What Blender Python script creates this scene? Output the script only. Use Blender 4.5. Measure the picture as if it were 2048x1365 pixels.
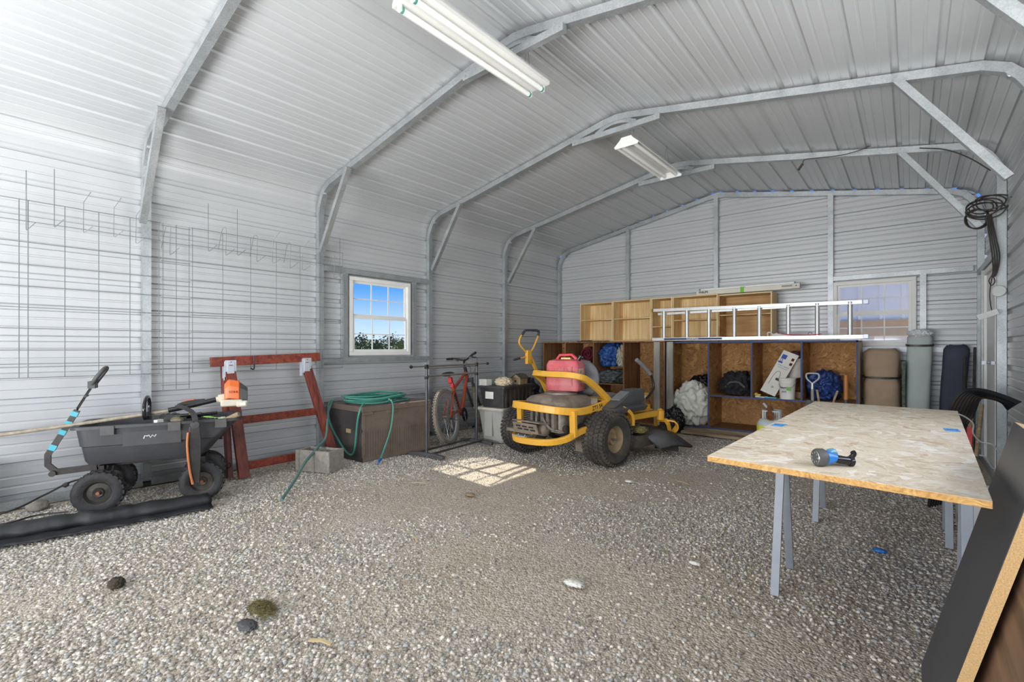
import bpy, bmesh, math, random
import numpy as np
from mathutils import Vector, Matrix, noise
PI = math.pi
R = math.radians
for o in list(bpy.data.objects): bpy.data.objects.remove(o)
S = bpy.context.scene
C = S.collection
rnd = random.Random(7)

# ------------------------------------------------------------------ camera
cam = bpy.data.cameras.new('camera'); cam.sensor_width = 36; cam.sensor_fit = 'HORIZONTAL'
cam.lens = 952.0/2048*36
cam.shift_y = (697.6-682.5)/2048
cam.clip_start = .02; cam.clip_end = 500
co = bpy.data.objects.new('camera', cam); C.objects.link(co)
co.location = (4.922, 0, 1.14); co.rotation_euler = (R(90), 0, R(39.97))
S.camera = co
# ------------------------------------------------------------------ colour management
S.view_settings.view_transform = 'Standard'; S.view_settings.look = 'None'
S.view_settings.exposure = -0.12; S.view_settings.gamma = 1.0; S.view_settings.use_curve_mapping = False
# ------------------------------------------------------------------ world sky
w = bpy.data.worlds.new('sky'); S.world = w; w.use_nodes = True
nt = w.node_tree; nt.nodes.clear()
wo = nt.nodes.new('ShaderNodeOutputWorld'); bg = nt.nodes.new('ShaderNodeBackground')
tc = nt.nodes.new('ShaderNodeTexCoord'); sx = nt.nodes.new('ShaderNodeSeparateXYZ')
cr = nt.nodes.new('ShaderNodeValToRGB')
cr.color_ramp.elements[0].position = 0.0; cr.color_ramp.elements[0].color = (.72, .84, .98, 1)
cr.color_ramp.elements[1].position = .30; cr.color_ramp.elements[1].color = (.04, .18, .66, 1)
e = cr.color_ramp.elements.new(.05); e.color = (.46, .68, .96, 1)
e = cr.color_ramp.elements.new(.12); e.color = (.10, .36, .92, 1)
nt.links.new(tc.outputs['Generated'], sx.inputs[0]); nt.links.new(sx.outputs['Z'], cr.inputs[0])
nt.links.new(cr.outputs[0], bg.inputs[0]); bg.inputs[1].default_value = 1.3
nt.links.new(bg.outputs[0], wo.inputs[0])
# ------------------------------------------------------------------ sun through the left window
sun = bpy.data.lights.new('sun', 'SUN'); sun.energy = 9; sun.angle = R(.6); sun.color = (1, .93, .82)
so = bpy.data.objects.new('sun', sun); C.objects.link(so)
d = Vector((2.24, -.10, -1.92)); so.rotation_euler = d.to_track_quat('-Z', 'Y').to_euler()
so.location = (-8, 4, 8)
# ------------------------------------------------------------------ daylight of the openings
def area(name, loc, target, sx_, sy_, en, col=(1, 1, 1)):
    l = bpy.data.lights.new(name, 'AREA'); l.shape = 'RECTANGLE'; l.size = sx_; l.size_y = sy_; l.energy = en; l.color = col
    o = bpy.data.objects.new(name, l); C.objects.link(o); o.location = loc
    o.rotation_euler = (Vector(target)-Vector(loc)).to_track_quat('-Z', 'Y').to_euler(); return o
area('front_door_daylight', (2.8, -2.45, .95), (2.6, -1.0, 3.3), 3.6, 1.7, 500, (.99, .99, 1))
area('side_opening_daylight', (5.72, 2.25, 1.5), (3.2, 2.6, 3.3), 2.4, 1.1, 66, (1, .99, .97))

# ================================================================== materials
MATS = {}
def nm(name):
    m = bpy.data.materials.new(name); m.use_nodes = True; MATS[name] = m
    return m, m.node_tree, m.node_tree.nodes['Principled BSDF']
def lin(c):
    return tuple((x/12.92 if x <= .04045 else ((x+.055)/1.055)**2.4) for x in [v/255 for v in c]) + (1,)
def mat(name, rgb, rough=.6, metal=0, var=.12, scale=8, bump=.0, bscale=60, dust=0, dustc=(150, 138, 118), spec=.5, stretch=None):
    m, t, b = nm(name); N = t.nodes; K = t.links
    b.inputs['Roughness'].default_value = rough; b.inputs['Metallic'].default_value = metal
    b.inputs['Specular IOR Level'].default_value = spec
    tcn = N.new('ShaderNodeTexCoord'); src = tcn.outputs['Object']
    if stretch:
        mp = N.new('ShaderNodeMapping'); mp.inputs['Scale'].default_value = stretch; K.new(src, mp.inputs[0]); src = mp.outputs[0]
    nz = N.new('ShaderNodeTexNoise'); nz.inputs['Scale'].default_value = scale; nz.inputs['Detail'].default_value = 6
    K.new(src, nz.inputs['Vector'])
    r = N.new('ShaderNodeValToRGB'); c = lin(rgb)
    r.color_ramp.elements[0].position = .3; r.color_ramp.elements[1].position = .7
    r.color_ramp.elements[0].color = tuple(max(0, x*(1-var)) for x in c[:3])+(1,)
    r.color_ramp.elements[1].color = tuple(min(1, x*(1+var)) for x in c[:3])+(1,)
    K.new(nz.outputs[0], r.inputs[0]); col = r.outputs[0]
    if dust:
        n2 = N.new('ShaderNodeTexNoise'); n2.inputs['Scale'].default_value = 5; n2.inputs['Detail'].default_value = 8; n2.inputs['Roughness'].default_value = .7
        K.new(tcn.outputs['Object'], n2.inputs['Vector'])
        r2 = N.new('ShaderNodeValToRGB'); r2.color_ramp.elements[0].position = .42; r2.color_ramp.elements[1].position = .7
        r2.color_ramp.elements[1].color = (dust, dust, dust, 1); r2.color_ramp.elements[0].color = (dust*.15,)*3+(1,)
        K.new(n2.outputs[0], r2.inputs[0])
        mx = N.new('ShaderNodeMixRGB'); mx.inputs[2].default_value = lin(dustc)
        K.new(r2.outputs[0], mx.inputs[0]); K.new(col, mx.inputs[1]); col = mx.outputs[0]
    K.new(col, b.inputs['Base Color'])
    if bump:
        n3 = N.new('ShaderNodeTexNoise'); n3.inputs['Scale'].default_value = bscale; n3.inputs['Detail'].default_value = 4; K.new(src, n3.inputs['Vector'])
        bp = N.new('ShaderNodeBump'); bp.inputs['Strength'].default_value = bump; bp.inputs['Distance'].default_value = .01
        K.new(n3.outputs[0], bp.inputs['Height']); K.new(bp.outputs[0], b.inputs['Normal'])
    return m
def osb(name, base, dark, light, scale=22, rough=.75):
    m, t, b = nm(name); N = t.nodes; K = t.links; b.inputs['Roughness'].default_value = rough
    tcn = N.new('ShaderNodeTexCoord')
    wn = N.new('ShaderNodeTexNoise'); wn.inputs['Scale'].default_value = 4; wn.inputs['Detail'].default_value = 3; K.new(tcn.outputs['Object'], wn.inputs['Vector'])
    ad = N.new('ShaderNodeMixRGB'); ad.blend_type = 'ADD'; ad.inputs[0].default_value = .35
    K.new(tcn.outputs['Object'], ad.inputs[1]); K.new(wn.outputs['Color'], ad.inputs[2])
    cols = []
    for i, sc in enumerate(((1, .35, .6), (.4, 1, 1.1))):
        mp = N.new('ShaderNodeMapping'); mp.inputs['Scale'].default_value = sc; mp.inputs['Rotation'].default_value = (.3*i, .4, .5+i)
        K.new(ad.outputs[0], mp.inputs[0])
        v = N.new('ShaderNodeTexVoronoi'); v.inputs['Scale'].default_value = scale*(1+.4*i); K.new(mp.outputs[0], v.inputs['Vector'])
        sp = N.new('ShaderNodeSeparateColor'); K.new(v.outputs['Color'], sp.inputs[0])
        r = N.new('ShaderNodeValToRGB'); els = r.color_ramp.elements
        els[0].color = lin(dark); els[1].color = lin(light); els[0].position = .0; els[1].position = 1
        q = els.new(.18); q.color = lin(base); q = els.new(.8); q.color = lin(base)
        K.new(sp.outputs[i], r.inputs[0]); cols.append(r)
    mx = N.new('ShaderNodeMixRGB'); K.new(wn.outputs[0], mx.inputs[0]); K.new(cols[0].outputs[0], mx.inputs[1]); K.new(cols[1].outputs[0], mx.inputs[2])
    n2 = N.new('ShaderNodeTexNoise'); n2.inputs['Scale'].default_value = 90; n2.inputs['Detail'].default_value = 5; K.new(ad.outputs[0], n2.inputs['Vector'])
    m2 = N.new('ShaderNodeMixRGB'); m2.blend_type = 'OVERLAY'; m2.inputs[0].default_value = .45
    K.new(mx.outputs[0], m2.inputs[1]); K.new(n2.outputs[0], m2.inputs[2]); K.new(m2.outputs[0], b.inputs['Base Color'])
    bp = N.new('ShaderNodeBump'); bp.inputs['Strength'].default_value = .25; bp.inputs['Distance'].default_value = .004
    K.new(n2.outputs[0], bp.inputs['Height']); K.new(bp.outputs[0], b.inputs['Normal'])
    return m
def wood(name, rgb, dark, axis='Z', scale=1.0, rough=.7, var=.5):
    m, t, b = nm(name); N = t.nodes; K = t.links; b.inputs['Roughness'].default_value = rough
    tcn = N.new('ShaderNodeTexCoord'); mp = N.new('ShaderNodeMapping')
    s = {'X': (1.2, 22, 22), 'Y': (22, 1.2, 22), 'Z': (22, 22, 1.2)}[axis]
    mp.inputs['Scale'].default_value = tuple(q*scale for q in s); K.new(tcn.outputs['Object'], mp.inputs[0])
    nz = N.new('ShaderNodeTexNoise'); nz.inputs['Scale'].default_value = 1.4; nz.inputs['Detail'].default_value = 7; nz.inputs['Distortion'].default_value = .6
    K.new(mp.outputs[0], nz.inputs['Vector'])
    r = N.new('ShaderNodeValToRGB'); r.color_ramp.elements[0].position = .5-var*.35; r.color_ramp.elements[1].position = .5+var*.35
    r.color_ramp.elements[0].color = lin(dark); r.color_ramp.elements[1].color = lin(rgb)
    K.new(nz.outputs[0], r.inputs[0])
    n2 = N.new('ShaderNodeTexNoise'); n2.inputs['Scale'].default_value = 3; K.new(tcn.outputs['Object'], n2.inputs['Vector'])
    mx = N.new('ShaderNodeMixRGB'); mx.blend_type = 'OVERLAY'; mx.inputs[0].default_value = .4
    K.new(r.outputs[0], mx.inputs[1]); K.new(n2.outputs[0], mx.inputs[2])
    K.new(mx.outputs[0], b.inputs['Base Color'])
    return m

# painted sheet steel
def sheetmat():
    m, t, b = nm('sheet_steel'); N = t.nodes; K = t.links
    tcn = N.new('ShaderNodeTexCoord')
    nz = N.new('ShaderNodeTexNoise'); nz.inputs['Scale'].default_value = 1.3; nz.inputs['Detail'].default_value = 5; K.new(tcn.outputs['Object'], nz.inputs['Vector'])
    r = N.new('ShaderNodeValToRGB'); r.color_ramp.elements[0].color = lin((184, 187, 189)); r.color_ramp.elements[1].color = lin((198, 200, 201))
    K.new(nz.outputs[0], r.inputs[0]); K.new(r.outputs[0], b.inputs['Base Color'])
    r2 = N.new('ShaderNodeMapRange'); r2.inputs[3].default_value = .34; r2.inputs[4].default_value = .46; K.new(nz.outputs[0], r2.inputs[0]); K.new(r2.outputs[0], b.inputs['Roughness'])
    b.inputs['Metallic'].default_value = .2
    return m
M_SHEET = sheetmat()
def galvmat():
    m, t, b = nm('galvanised_steel'); N = t.nodes; K = t.links
    tcn = N.new('ShaderNodeTexCoord'); v = N.new('ShaderNodeTexVoronoi'); v.inputs['Scale'].default_value = 130; K.new(tcn.outputs['Object'], v.inputs['Vector'])
    nz = N.new('ShaderNodeTexNoise'); nz.inputs['Scale'].default_value = 9; nz.inputs['Detail'].default_value = 5; K.new(tcn.outputs['Object'], nz.inputs['Vector'])
    sp = N.new('ShaderNodeSeparateColor'); K.new(v.outputs['Color'], sp.inputs[0])
    ad = N.new('ShaderNodeMath'); ad.operation = 'MULTIPLY_ADD'; ad.inputs[1].default_value = .3; K.new(sp.outputs[0], ad.inputs[0]); K.new(nz.outputs[0], ad.inputs[2])
    r = N.new('ShaderNodeValToRGB'); r.color_ramp.elements[0].position = .3; r.color_ramp.elements[1].position = .95
    r.color_ramp.elements[0].color = lin((150, 155, 157)); r.color_ramp.elements[1].color = lin((188, 193, 194))
    K.new(ad.outputs[0], r.inputs[0]); K.new(r.outputs[0], b.inputs['Base Color'])
    b.inputs['Metallic'].default_value = .6; b.inputs['Roughness'].default_value = .42
    return m
M_GALV = galvmat()
M_WHITE = mat('white_vinyl', (228, 228, 224), .45, var=.03)
M_OSBD = osb('brown_osb', (172, 126, 74), (96, 62, 32), (214, 170, 110), 30)
M_OSBT = osb('pale_osb', (218, 204, 178), (178, 150, 116), (246, 242, 232), 30)
M_OSBE = osb('osb_edge', (196, 152, 88), (150, 104, 52), (216, 178, 116), 120)
M_PINE = wood('pine_plywood', (240, 216, 168), (212, 180, 124), 'Z')
M_PINEX = wood('pine_board', (240, 216, 170), (212, 180, 128), 'X')
M_PLYB = wood('plain_plywood', (210, 172, 120), (176, 136, 86), 'X', .6)
M_PLYD = wood('brown_plywood', (158, 114, 74), (104, 70, 44), 'Z')
M_GREYW = wood('weathered_lumber', (176, 172, 160), (132, 128, 116), 'Z')
M_TANW = wood('dry_lumber', (176, 156, 128), (134, 112, 84), 'X')
M_REDW = wood('stained_red_wood', (134, 62, 44), (84, 34, 26), 'Z', rough=.5)
M_REDWX = wood('stained_red_beam', (146, 66, 46), (96, 38, 28), 'X', rough=.5)
M_ORW = wood('orange_wood_handle', (206, 140, 70), (170, 104, 50), 'Z', rough=.45)
M_BROWNP = wood('worn_brown_plywood', (138, 108, 82), (78, 56, 40), 'Y', .5, .55)
M_BLUE = mat('blue_paint', (54, 68, 112), .6, var=.2)
M_CONC = mat('concrete', (152, 148, 138), .9, var=.18, scale=30, bump=.8, bscale=120)
M_BLACKP = mat('black_plastic', (44, 46, 50), .5, var=.2, dust=.35, dustc=(110, 104, 96))
M_TUB = mat('charcoal_plastic', (56, 58, 62), .5, var=.12, dust=.22, dustc=(104, 98, 90))
M_BLACK = mat('black_metal', (30, 31, 34), .4, metal=.2, var=.2, dust=.2)
M_BLACKG = mat('glossy_black', (28, 29, 32), .18, var=.2)
M_RUB = mat('rubber', (46, 46, 46), .85, var=.25, dust=.6, dustc=(112, 102, 86), bump=.4)
M_RUBC = mat('dark_rubber', (36, 37, 39), .75, var=.25, dust=.25, dustc=(96, 92, 84), bump=.4)
M_RIM = mat('dusty_rim', (146, 128, 90), .7, var=.25, dust=.5)
M_RIMB = mat('black_rim', (42, 43, 45), .5, metal=.4, var=.25, dust=.35)
M_YEL = mat('yellow_paint', (232, 172, 48), .38, var=.06, dust=.35, dustc=(206, 170, 104))
M_ENG = mat('dusty_engine', (112, 104, 94), .75, metal=.2, var=.25, dust=.85, dustc=(166, 152, 132), bump=.3)
M_ENGD = mat('engine_metal', (126, 122, 116), .5, metal=.5, var=.3, scale=20, dust=.6)
M_DGREY = mat('dark_grey_plastic', (68, 70, 72), .55, var=.15, dust=.3, dustc=(120, 114, 104))
M_MGREY = mat('grey_vinyl', (112, 116, 122), .5, var=.12, dust=.4)
M_RED = mat('faded_red_plastic', (196, 74, 84), .5, var=.15, dust=.75, dustc=(206, 150, 146))
M_REDB = mat('red_plastic', (196, 36, 36), .4)
M_BROWNR = mat('brown_resin', (106, 92, 82), .6, var=.12, dust=.4, dustc=(140, 128, 112), bump=.1)
M_DARKR = mat('dark_resin', (58, 54, 58), .55, var=.1, dust=.2)
M_HOSE = mat('green_hose', (52, 142, 124), .35, var=.15, dust=.3, dustc=(140, 170, 156))
M_CHROME = mat('chrome_steel', (176, 176, 172), .28, metal=.9, var=.1)
M_STEELD = mat('dull_dark_steel', (88, 90, 92), .4, metal=.7, var=.2)
M_ALU = mat('aluminium', (206, 208, 206), .38, metal=.6, var=.08)
M_WIRE = mat('zinc_wire', (122, 126, 126), .45, metal=.3)
M_ZINC = mat('zinc_plate', (196, 204, 212), .4, metal=.4, var=.08)
M_TOTE = mat('translucent_tote', (176, 176, 170), .5, var=.08, dust=.25, dustc=(160, 150, 132))
M_TARPW = mat('milky_plastic_sheet', (222, 222, 210), .35, var=.06)
M_BAG = mat('black_bag', (26, 27, 30), .3, var=.2)
M_CLOTHB = mat('black_cloth', (34, 34, 36), .9, var=.3, bump=.3, bscale=40)
M_TARPB = mat('blue_tarp', (42, 82, 146), .42, var=.3, scale=14, bump=.2, bscale=30)
M_TARPG = mat('grey_tarp', (82, 86, 84), .5, var=.3, scale=14)
M_TARPD = mat('deep_blue_tarp', (34, 60, 118), .45, var=.3, scale=14, bump=.2, bscale=30)
M_MAROON = mat('maroon_rug', (96, 26, 40), .95, var=.2, bump=.4)
M_TAN = mat('tan_canvas', (164, 142, 118), .85, var=.1, bump=.15, bscale=25)
M_SAGE = mat('pale_grey_canvas', (176, 186, 182), .75, var=.06, bump=.15, bscale=18)
M_NAVY = mat('navy_canvas', (62, 66, 80), .85, var=.12, bump=.15, bscale=25)
M_ORANGE = mat('orange_plastic', (220, 106, 44), .4, var=.08, dust=.2)
M_CREAM = mat('cream_plastic', (206, 200, 180), .5, var=.06, dust=.3)
M_TAPE = mat('blue_tape', (96, 166, 226), .6)
M_TEAL = mat('teal_tape', (64, 170, 186), .5)
M_CARD = mat('white_carton', (214, 212, 200), .65, var=.05)
M_INK = mat('black_print', (30, 30, 32), .6)
M_INKB = mat('blue_print', (30, 72, 160), .6)
M_GREEN = mat('green_tape', (108, 184, 44), .5)
M_PGREEN = mat('pale_green_glass', (190, 222, 208), .25)
M_CABLE = mat('dark_cable', (52, 48, 44), .6)
M_CABLEW = mat('grey_plastic_cover', (204, 206, 204), .5)
M_DIRT = mat('dark_clod', (66, 58, 48), .95, var=.3, bump=.8)
M_MOSS = mat('dry_moss', (112, 104, 62), .95, var=.4)
M_STRAW = mat('straw', (196, 176, 134), .8)
M_PAPER = mat('white_paper', (222, 220, 212), .8)
M_ROCK = mat('grey_rock', (140, 134, 124), .9, var=.2, bump=.6)
M_NOZZ = mat('nozzle_blue', (32, 116, 196), .35)
M_COP = mat('copper_brown', (150, 96, 66), .5, metal=.4)
M_LIME = mat('lime_label', (226, 226, 60), .5)
M_OLIVE = mat('pale_tank', (196, 206, 202), .4)
M_BLACKBOARD = mat('black_board', (62, 64, 68), .38, var=.5, scale=2.2, stretch=(1, .5, 1))
M_LEAF = mat('bush_leaf', (112, 122, 74), .8, var=.4, scale=3)
M_LEAF2 = mat('bush_leaf_dark', (86, 104, 62), .8, var=.4, scale=3)
M_BARK = mat('bark', (88, 74, 58), .9)
M_REDF = mat('bike_red', (176, 62, 34), .4, var=.2, dust=.3)
M_LANDS = mat('landscape_fabric', (30, 31, 33), .5, var=.35, scale=10, bump=.3, bscale=14)

def glassmat():
    m, t, b = nm('window_glass'); N = t.nodes; K = t.links; out = N['Material Output']
    N.remove(b); tr = N.new('ShaderNodeBsdfTransparent'); gl = N.new('ShaderNodeBsdfGlossy'); gl.inputs['Roughness'].default_value = .05
    mx = N.new('ShaderNodeMixShader'); mx.inputs[0].default_value = .03
    K.new(tr.outputs[0], mx.inputs[1]); K.new(gl.outputs[0], mx.inputs[2]); K.new(mx.outputs[0], out.inputs[0]); return m
M_GLASS = glassmat()

# ================================================================== mesh helpers
def wmat(o):
    m = Matrix.Identity(4)
    while o: m = o.matrix_basis @ m; o = o.parent
    return m
def tag(o, label=None, cat=None, group=None, kind=None):
    if label: o['label'] = label
    if cat: o['category'] = cat
    if group: o['group'] = group
    if kind: o['kind'] = kind
    return o
def thing(name, label, cat, loc=(0, 0, 0), rz=0, group=None, rot=None):
    o = bpy.data.objects.new(name, None); C.objects.link(o); o.empty_display_size = .1
    o.location = loc; o.rotation_euler = rot if rot else (0, 0, rz)
    o.matrix_basis = Matrix.Translation(o.location) @ o.rotation_euler.to_matrix().to_4x4()
    return tag(o, label, cat, group)
def cat_pts(pts, n=8, closed=False):
    P = [Vector(p) for p in pts]; out = []; L = len(P)
    rng = range(L) if closed else range(L-1)
    for i in rng:
        p0 = P[(i-1) % L] if closed or i > 0 else P[0]*2-P[1]
        p1 = P[i]; p2 = P[(i+1) % L]
        p3 = P[(i+2) % L] if closed or i+2 < L else p2*2-p1
        for k in range(n):
            t = k/n
            out.append(.5*((2*p1)+(p2-p0)*t+(2*p0-5*p1+4*p2-p3)*t*t+(3*p1-p0-3*p2+p3)*t**3))
    if not closed: out.append(P[-1])
    return out
class B:
    def __init__(s): s.bm = bmesh.new()
    def box(s, c, d, rot=None, taper=None):
        m = Matrix.Translation(c)
        if rot is not None: m = m @ (rot if isinstance(rot, Matrix) else Matrix.Rotation(rot, 4, 'Z'))
        vs = []
        for z in (-.5, .5):
            k = 1 if (z > 0 or not taper) else taper
            for x, y in ((-.5, -.5), (.5, -.5), (.5, .5), (-.5, .5)):
                vs.append(s.bm.verts.new(m @ Vector((x*d[0]*k, y*d[1]*k, z*d[2]))))
        for f in ((3, 2, 1, 0), (4, 5, 6, 7), (0, 1, 5, 4), (1, 2, 6, 5), (2, 3, 7, 6), (3, 0, 4, 7)):
            s.bm.faces.new([vs[i] for i in f])
        return s
    def bx(s, x0, x1, y0, y1, z0, z1): return s.box(((x0+x1)/2, (y0+y1)/2, (z0+z1)/2), (abs(x1-x0), abs(y1-y0), abs(z1-z0)))
    def sweep(s, pts, prof, closed=False, up=(0, 0, 1), radii=None, cap=True):
        P = [Vector(p) for p in pts]; n = len(P); rings = []; up = Vector(up); prev = None
        for i in range(n):
            a = P[i-1] if (closed or i > 0) else P[i]; b = P[(i+1) % n] if (closed or i < n-1) else P[i]
            t = (b-a)
            if t.length < 1e-9: t = Vector((0, 0, 1))
            t.normalize()
            if prev is None:
                u = up - t*up.dot(t)
                if u.length < 1e-3: u = Vector((1, 0, 0)) - t*t.x
                if u.length < 1e-3: u = Vector((0, 1, 0))
            else:
                u = prev - t*prev.dot(t)
            u.normalize(); prev = u; v = t.cross(u)
            k = radii[i] if radii else 1
            # mitre scale
            rings.append([s.bm.verts.new(P[i] + (v*a_ + u*b_)*k) for a_, b_ in prof])
        m = len(prof)
        for i in range(n if closed else n-1):
            r0 = rings[i]; r1 = rings[(i+1) % n]
            for j in range(m):
                try: s.bm.faces.new([r0[j], r0[(j+1) % m], r1[(j+1) % m], r1[j]])
                except ValueError: pass
        if cap and not closed:
            s.bm.faces.new(rings[0][::-1]); s.bm.faces.new(rings[-1])
        return s
    def tube(s, pts, r, seg=10, closed=False, smooth=0, radii=None):
        if smooth: pts = cat_pts(pts, smooth, closed)
        prof = [(math.cos(2*PI*k/seg)*r, math.sin(2*PI*k/seg)*r) for k in range(seg)]
        return s.sweep(pts, prof, closed, radii=radii)
    def bar(s, pts, w_, h_, closed=False, smooth=0, up=(0, 0, 1)):
        if smooth: pts = cat_pts(pts, smooth, closed)
        return s.sweep(pts, [(-w_/2, -h_/2), (w_/2, -h_/2), (w_/2, h_/2), (-w_/2, h_/2)], closed, up)
    def cyl(s, p0, p1, r, r2=None, seg=20):
        r2 = r if r2 is None else r2
        p0 = Vector(p0); p1 = Vector(p1); t = (p1-p0).normalized()
        u = t.orthogonal().normalized(); v = t.cross(u)
        A = []; Bq = []
        for k in range(seg):
            a = 2*PI*k/seg; dd = u*math.cos(a)+v*math.sin(a)
            A.append(s.bm.verts.new(p0+dd*r)); Bq.append(s.bm.verts.new(p1+dd*r2))
        for k in range(seg): s.bm.faces.new([A[k], A[(k+1) % seg], Bq[(k+1) % seg], Bq[k]])
        s.bm.faces.new(A[::-1]); s.bm.faces.new(Bq); return s
    def lathe(s, prof, c=(0, 0, 0), axis=(0, 0, 1), seg=32, close=False):
        "prof: list of (radius, height along axis)"
        ax = Vector(axis).normalized(); u = ax.orthogonal().normalized(); v = ax.cross(u); c = Vector(c)
        rings = []
        for r, h in prof:
            rings.append([s.bm.verts.new(c+ax*h+(u*math.cos(2*PI*k/seg)+v*math.sin(2*PI*k/seg))*max(r, 1e-4)) for k in range(seg)])
        for i in range(len(prof) if close else len(prof)-1):
            a = rings[i]; b = rings[(i+1) % len(prof)]
            for k in range(seg): s.bm.faces.new([a[k], a[(k+1) % seg], b[(k+1) % seg], b[k]])
        if not close:
            s.bm.faces.new(rings[0][::-1]); s.bm.faces.new(rings[-1])
        return s
    def prism(s, poly, h, M=None):
        "poly in XY, extruded z 0..h, then matrix"
        M = M or Matrix.Identity(4)
        a = [s.bm.verts.new(M @ Vector((x, y, 0))) for x, y in poly]; b = [s.bm.verts.new(M @ Vector((x, y, h))) for x, y in poly]
        n = len(poly); s.bm.faces.new(a[::-1]); s.bm.faces.new(b)
        for i in range(n): s.bm.faces.new([a[i], a[(i+1) % n], b[(i+1) % n], b[i]])
        return s
    def blob(s, c, r, amp=.2, freq=2.5, seed=0, sub=5, zmin=None, ridge=True, lim=None):
        ret = bmesh.ops.create_icosphere(s.bm, subdivisions=sub, radius=1)
        for v in ret['verts']:
            n = v.co.normalized(); q = n*freq + Vector((seed*7.3, seed*3.1, seed*1.7)); q = q + .55*noise.noise_vector(q*1.1)
            if ridge:
                dA = Vector((.6, .3, .75)); dB = Vector((-.7, .5, .3))
                k = .9*abs(math.sin(2.0*q.dot(dA)+3.2*noise.noise(q*.8)))+.6*abs(math.sin(3.6*q.dot(dB)+3.5*noise.noise(q*1.2)))-.9
                k2 = .22*abs(math.sin(9*q.dot(dA)+6*noise.noise(q*1.7)))
            else: k = noise.noise(q); k2 = 0
            p = n*(1+amp*(k+k2))
            p = Vector((p.x*r[0], p.y*r[1], p.z*r[2]))+Vector(c)
            if zmin is not None and p.z < zmin: p.z = zmin + (p.z-zmin)*.03
            if lim:
                p.x = min(max(p.x, lim[0]), lim[1]); p.y = min(max(p.y, lim[2]), lim[3])
            v.co = p
        return s
    def build(s, name, m, parent=None, smooth=False, bevel=0, world=False, origin=None, sub=0):
        me = bpy.data.meshes.new(name)
        bmesh.ops.recalc_face_normals(s.bm, faces=s.bm.faces)
        o = bpy.data.objects.new(name, me); C.objects.link(o)
        if parent:
            if world: s.bm.transform(wmat(parent).inverted())
            o.parent = parent
        elif origin is None:
            vs = [v.co for v in s.bm.verts]
            lo = Vector([min(v[i] for v in vs) for i in range(3)]); hi = Vector([max(v[i] for v in vs) for i in range(3)])
            origin = Vector(((lo.x+hi.x)/2, (lo.y+hi.y)/2, lo.z))
        if not parent:
            origin = Vector(origin); s.bm.transform(Matrix.Translation(-origin)); o.location = origin
            o.matrix_basis = Matrix.Translation(origin)
        s.bm.to_mesh(me); s.bm.free(); me.materials.append(m)
        if smooth:
            for p in me.polygons: p.use_smooth = True
            if smooth != 'all':
                try: me.set_sharp_from_angle(angle=R(38))
                except Exception: pass
        if bevel:
            bv = o.modifiers.new('bevel', 'BEVEL'); bv.width = bevel; bv.segments = 2; bv.limit_method = 'ANGLE'; bv.angle_limit = R(50)
        if sub:
            sb = o.modifiers.new('sub', 'SUBSURF'); sb.levels = sub; sb.render_levels = sub
        return o
def text(name, body, size, m, parent, loc, rot, ext=.0006, world=False, bold=0):
    cu = bpy.data.curves.new(name, 'FONT'); cu.body = body; cu.size = size; cu.extrude = ext; cu.align_x = 'CENTER'; cu.align_y = 'CENTER'; cu.offset = bold
    cu.materials.append(m)
    tmp = bpy.data.objects.new('tmp_text', cu); C.objects.link(tmp)
    dg = bpy.context.evaluated_depsgraph_get(); me = bpy.data.meshes.new_from_object(tmp.evaluated_get(dg))
    bpy.data.objects.remove(tmp)
    o = bpy.data.objects.new(name, me); C.objects.link(o)
    Mx = Matrix.Translation(loc) @ (rot if isinstance(rot, Matrix) else Matrix.Rotation(rot[2], 4, 'Z') @ Matrix.Rotation(rot[1], 4, 'Y') @ Matrix.Rotation(rot[0], 4, 'X'))
    if world and parent: Mx = wmat(parent).inverted() @ Mx
    me.transform(Mx)
    if not me.materials: me.materials.append(m)
    if parent: o.parent = parent
    return o
def basis(ex, ey):
    ex = Vector(ex).normalized(); ey = Vector(ey); ez = ex.cross(ey).normalized(); ey = ez.cross(ex)
    return Matrix((ex, ey, ez)).transposed().to_4x4()
def copy_tree(o, parent=None):
    c = o.copy(); C.objects.link(c); c.parent = parent
    for ch in [k for k in C.objects if k.parent == o]: copy_tree(ch, c)
    return c

# ================================================================== building shell
W = 5.53; YB = 7.21; YF = -2.6; PITCH = .2286; RP = .07
SL = .188
def wall_path():
    "left half path of the sheeting: list of (x, z)"
    pts = [(0, -.02), (0, 2.66)]
    for k in range(1, 9):
        a = k/9*(PI/2-math.atan(SL)); pts.append((.24-.24*math.cos(a), 2.66+.24*math.sin(a)))
    x0, z0 = .21, 2.905
    pts.append((x0, z0)); pts.append((W/2, z0+SL*(W/2-x0)+.02))
    return pts
PATH = wall_path()
def path_at(s):
    acc = 0
    for (a, b), (c_, d_) in zip(PATH, PATH[1:]):
        L = math.hypot(c_-a, d_-b)
        if s <= acc+L or (c_, d_) == PATH[-1]:
            t = (s-acc)/L; tx, tz = (c_-a)/L, (d_-b)/L
            return a+(c_-a)*t, b+(d_-b)*t, tx, tz
        acc += L
TOT = sum(math.hypot(c_-a, d_-b) for (a, b), (c_, d_) in zip(PATH, PATH[1:]))
ZROOF = PATH[-1][1]
RD = .016
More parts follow.
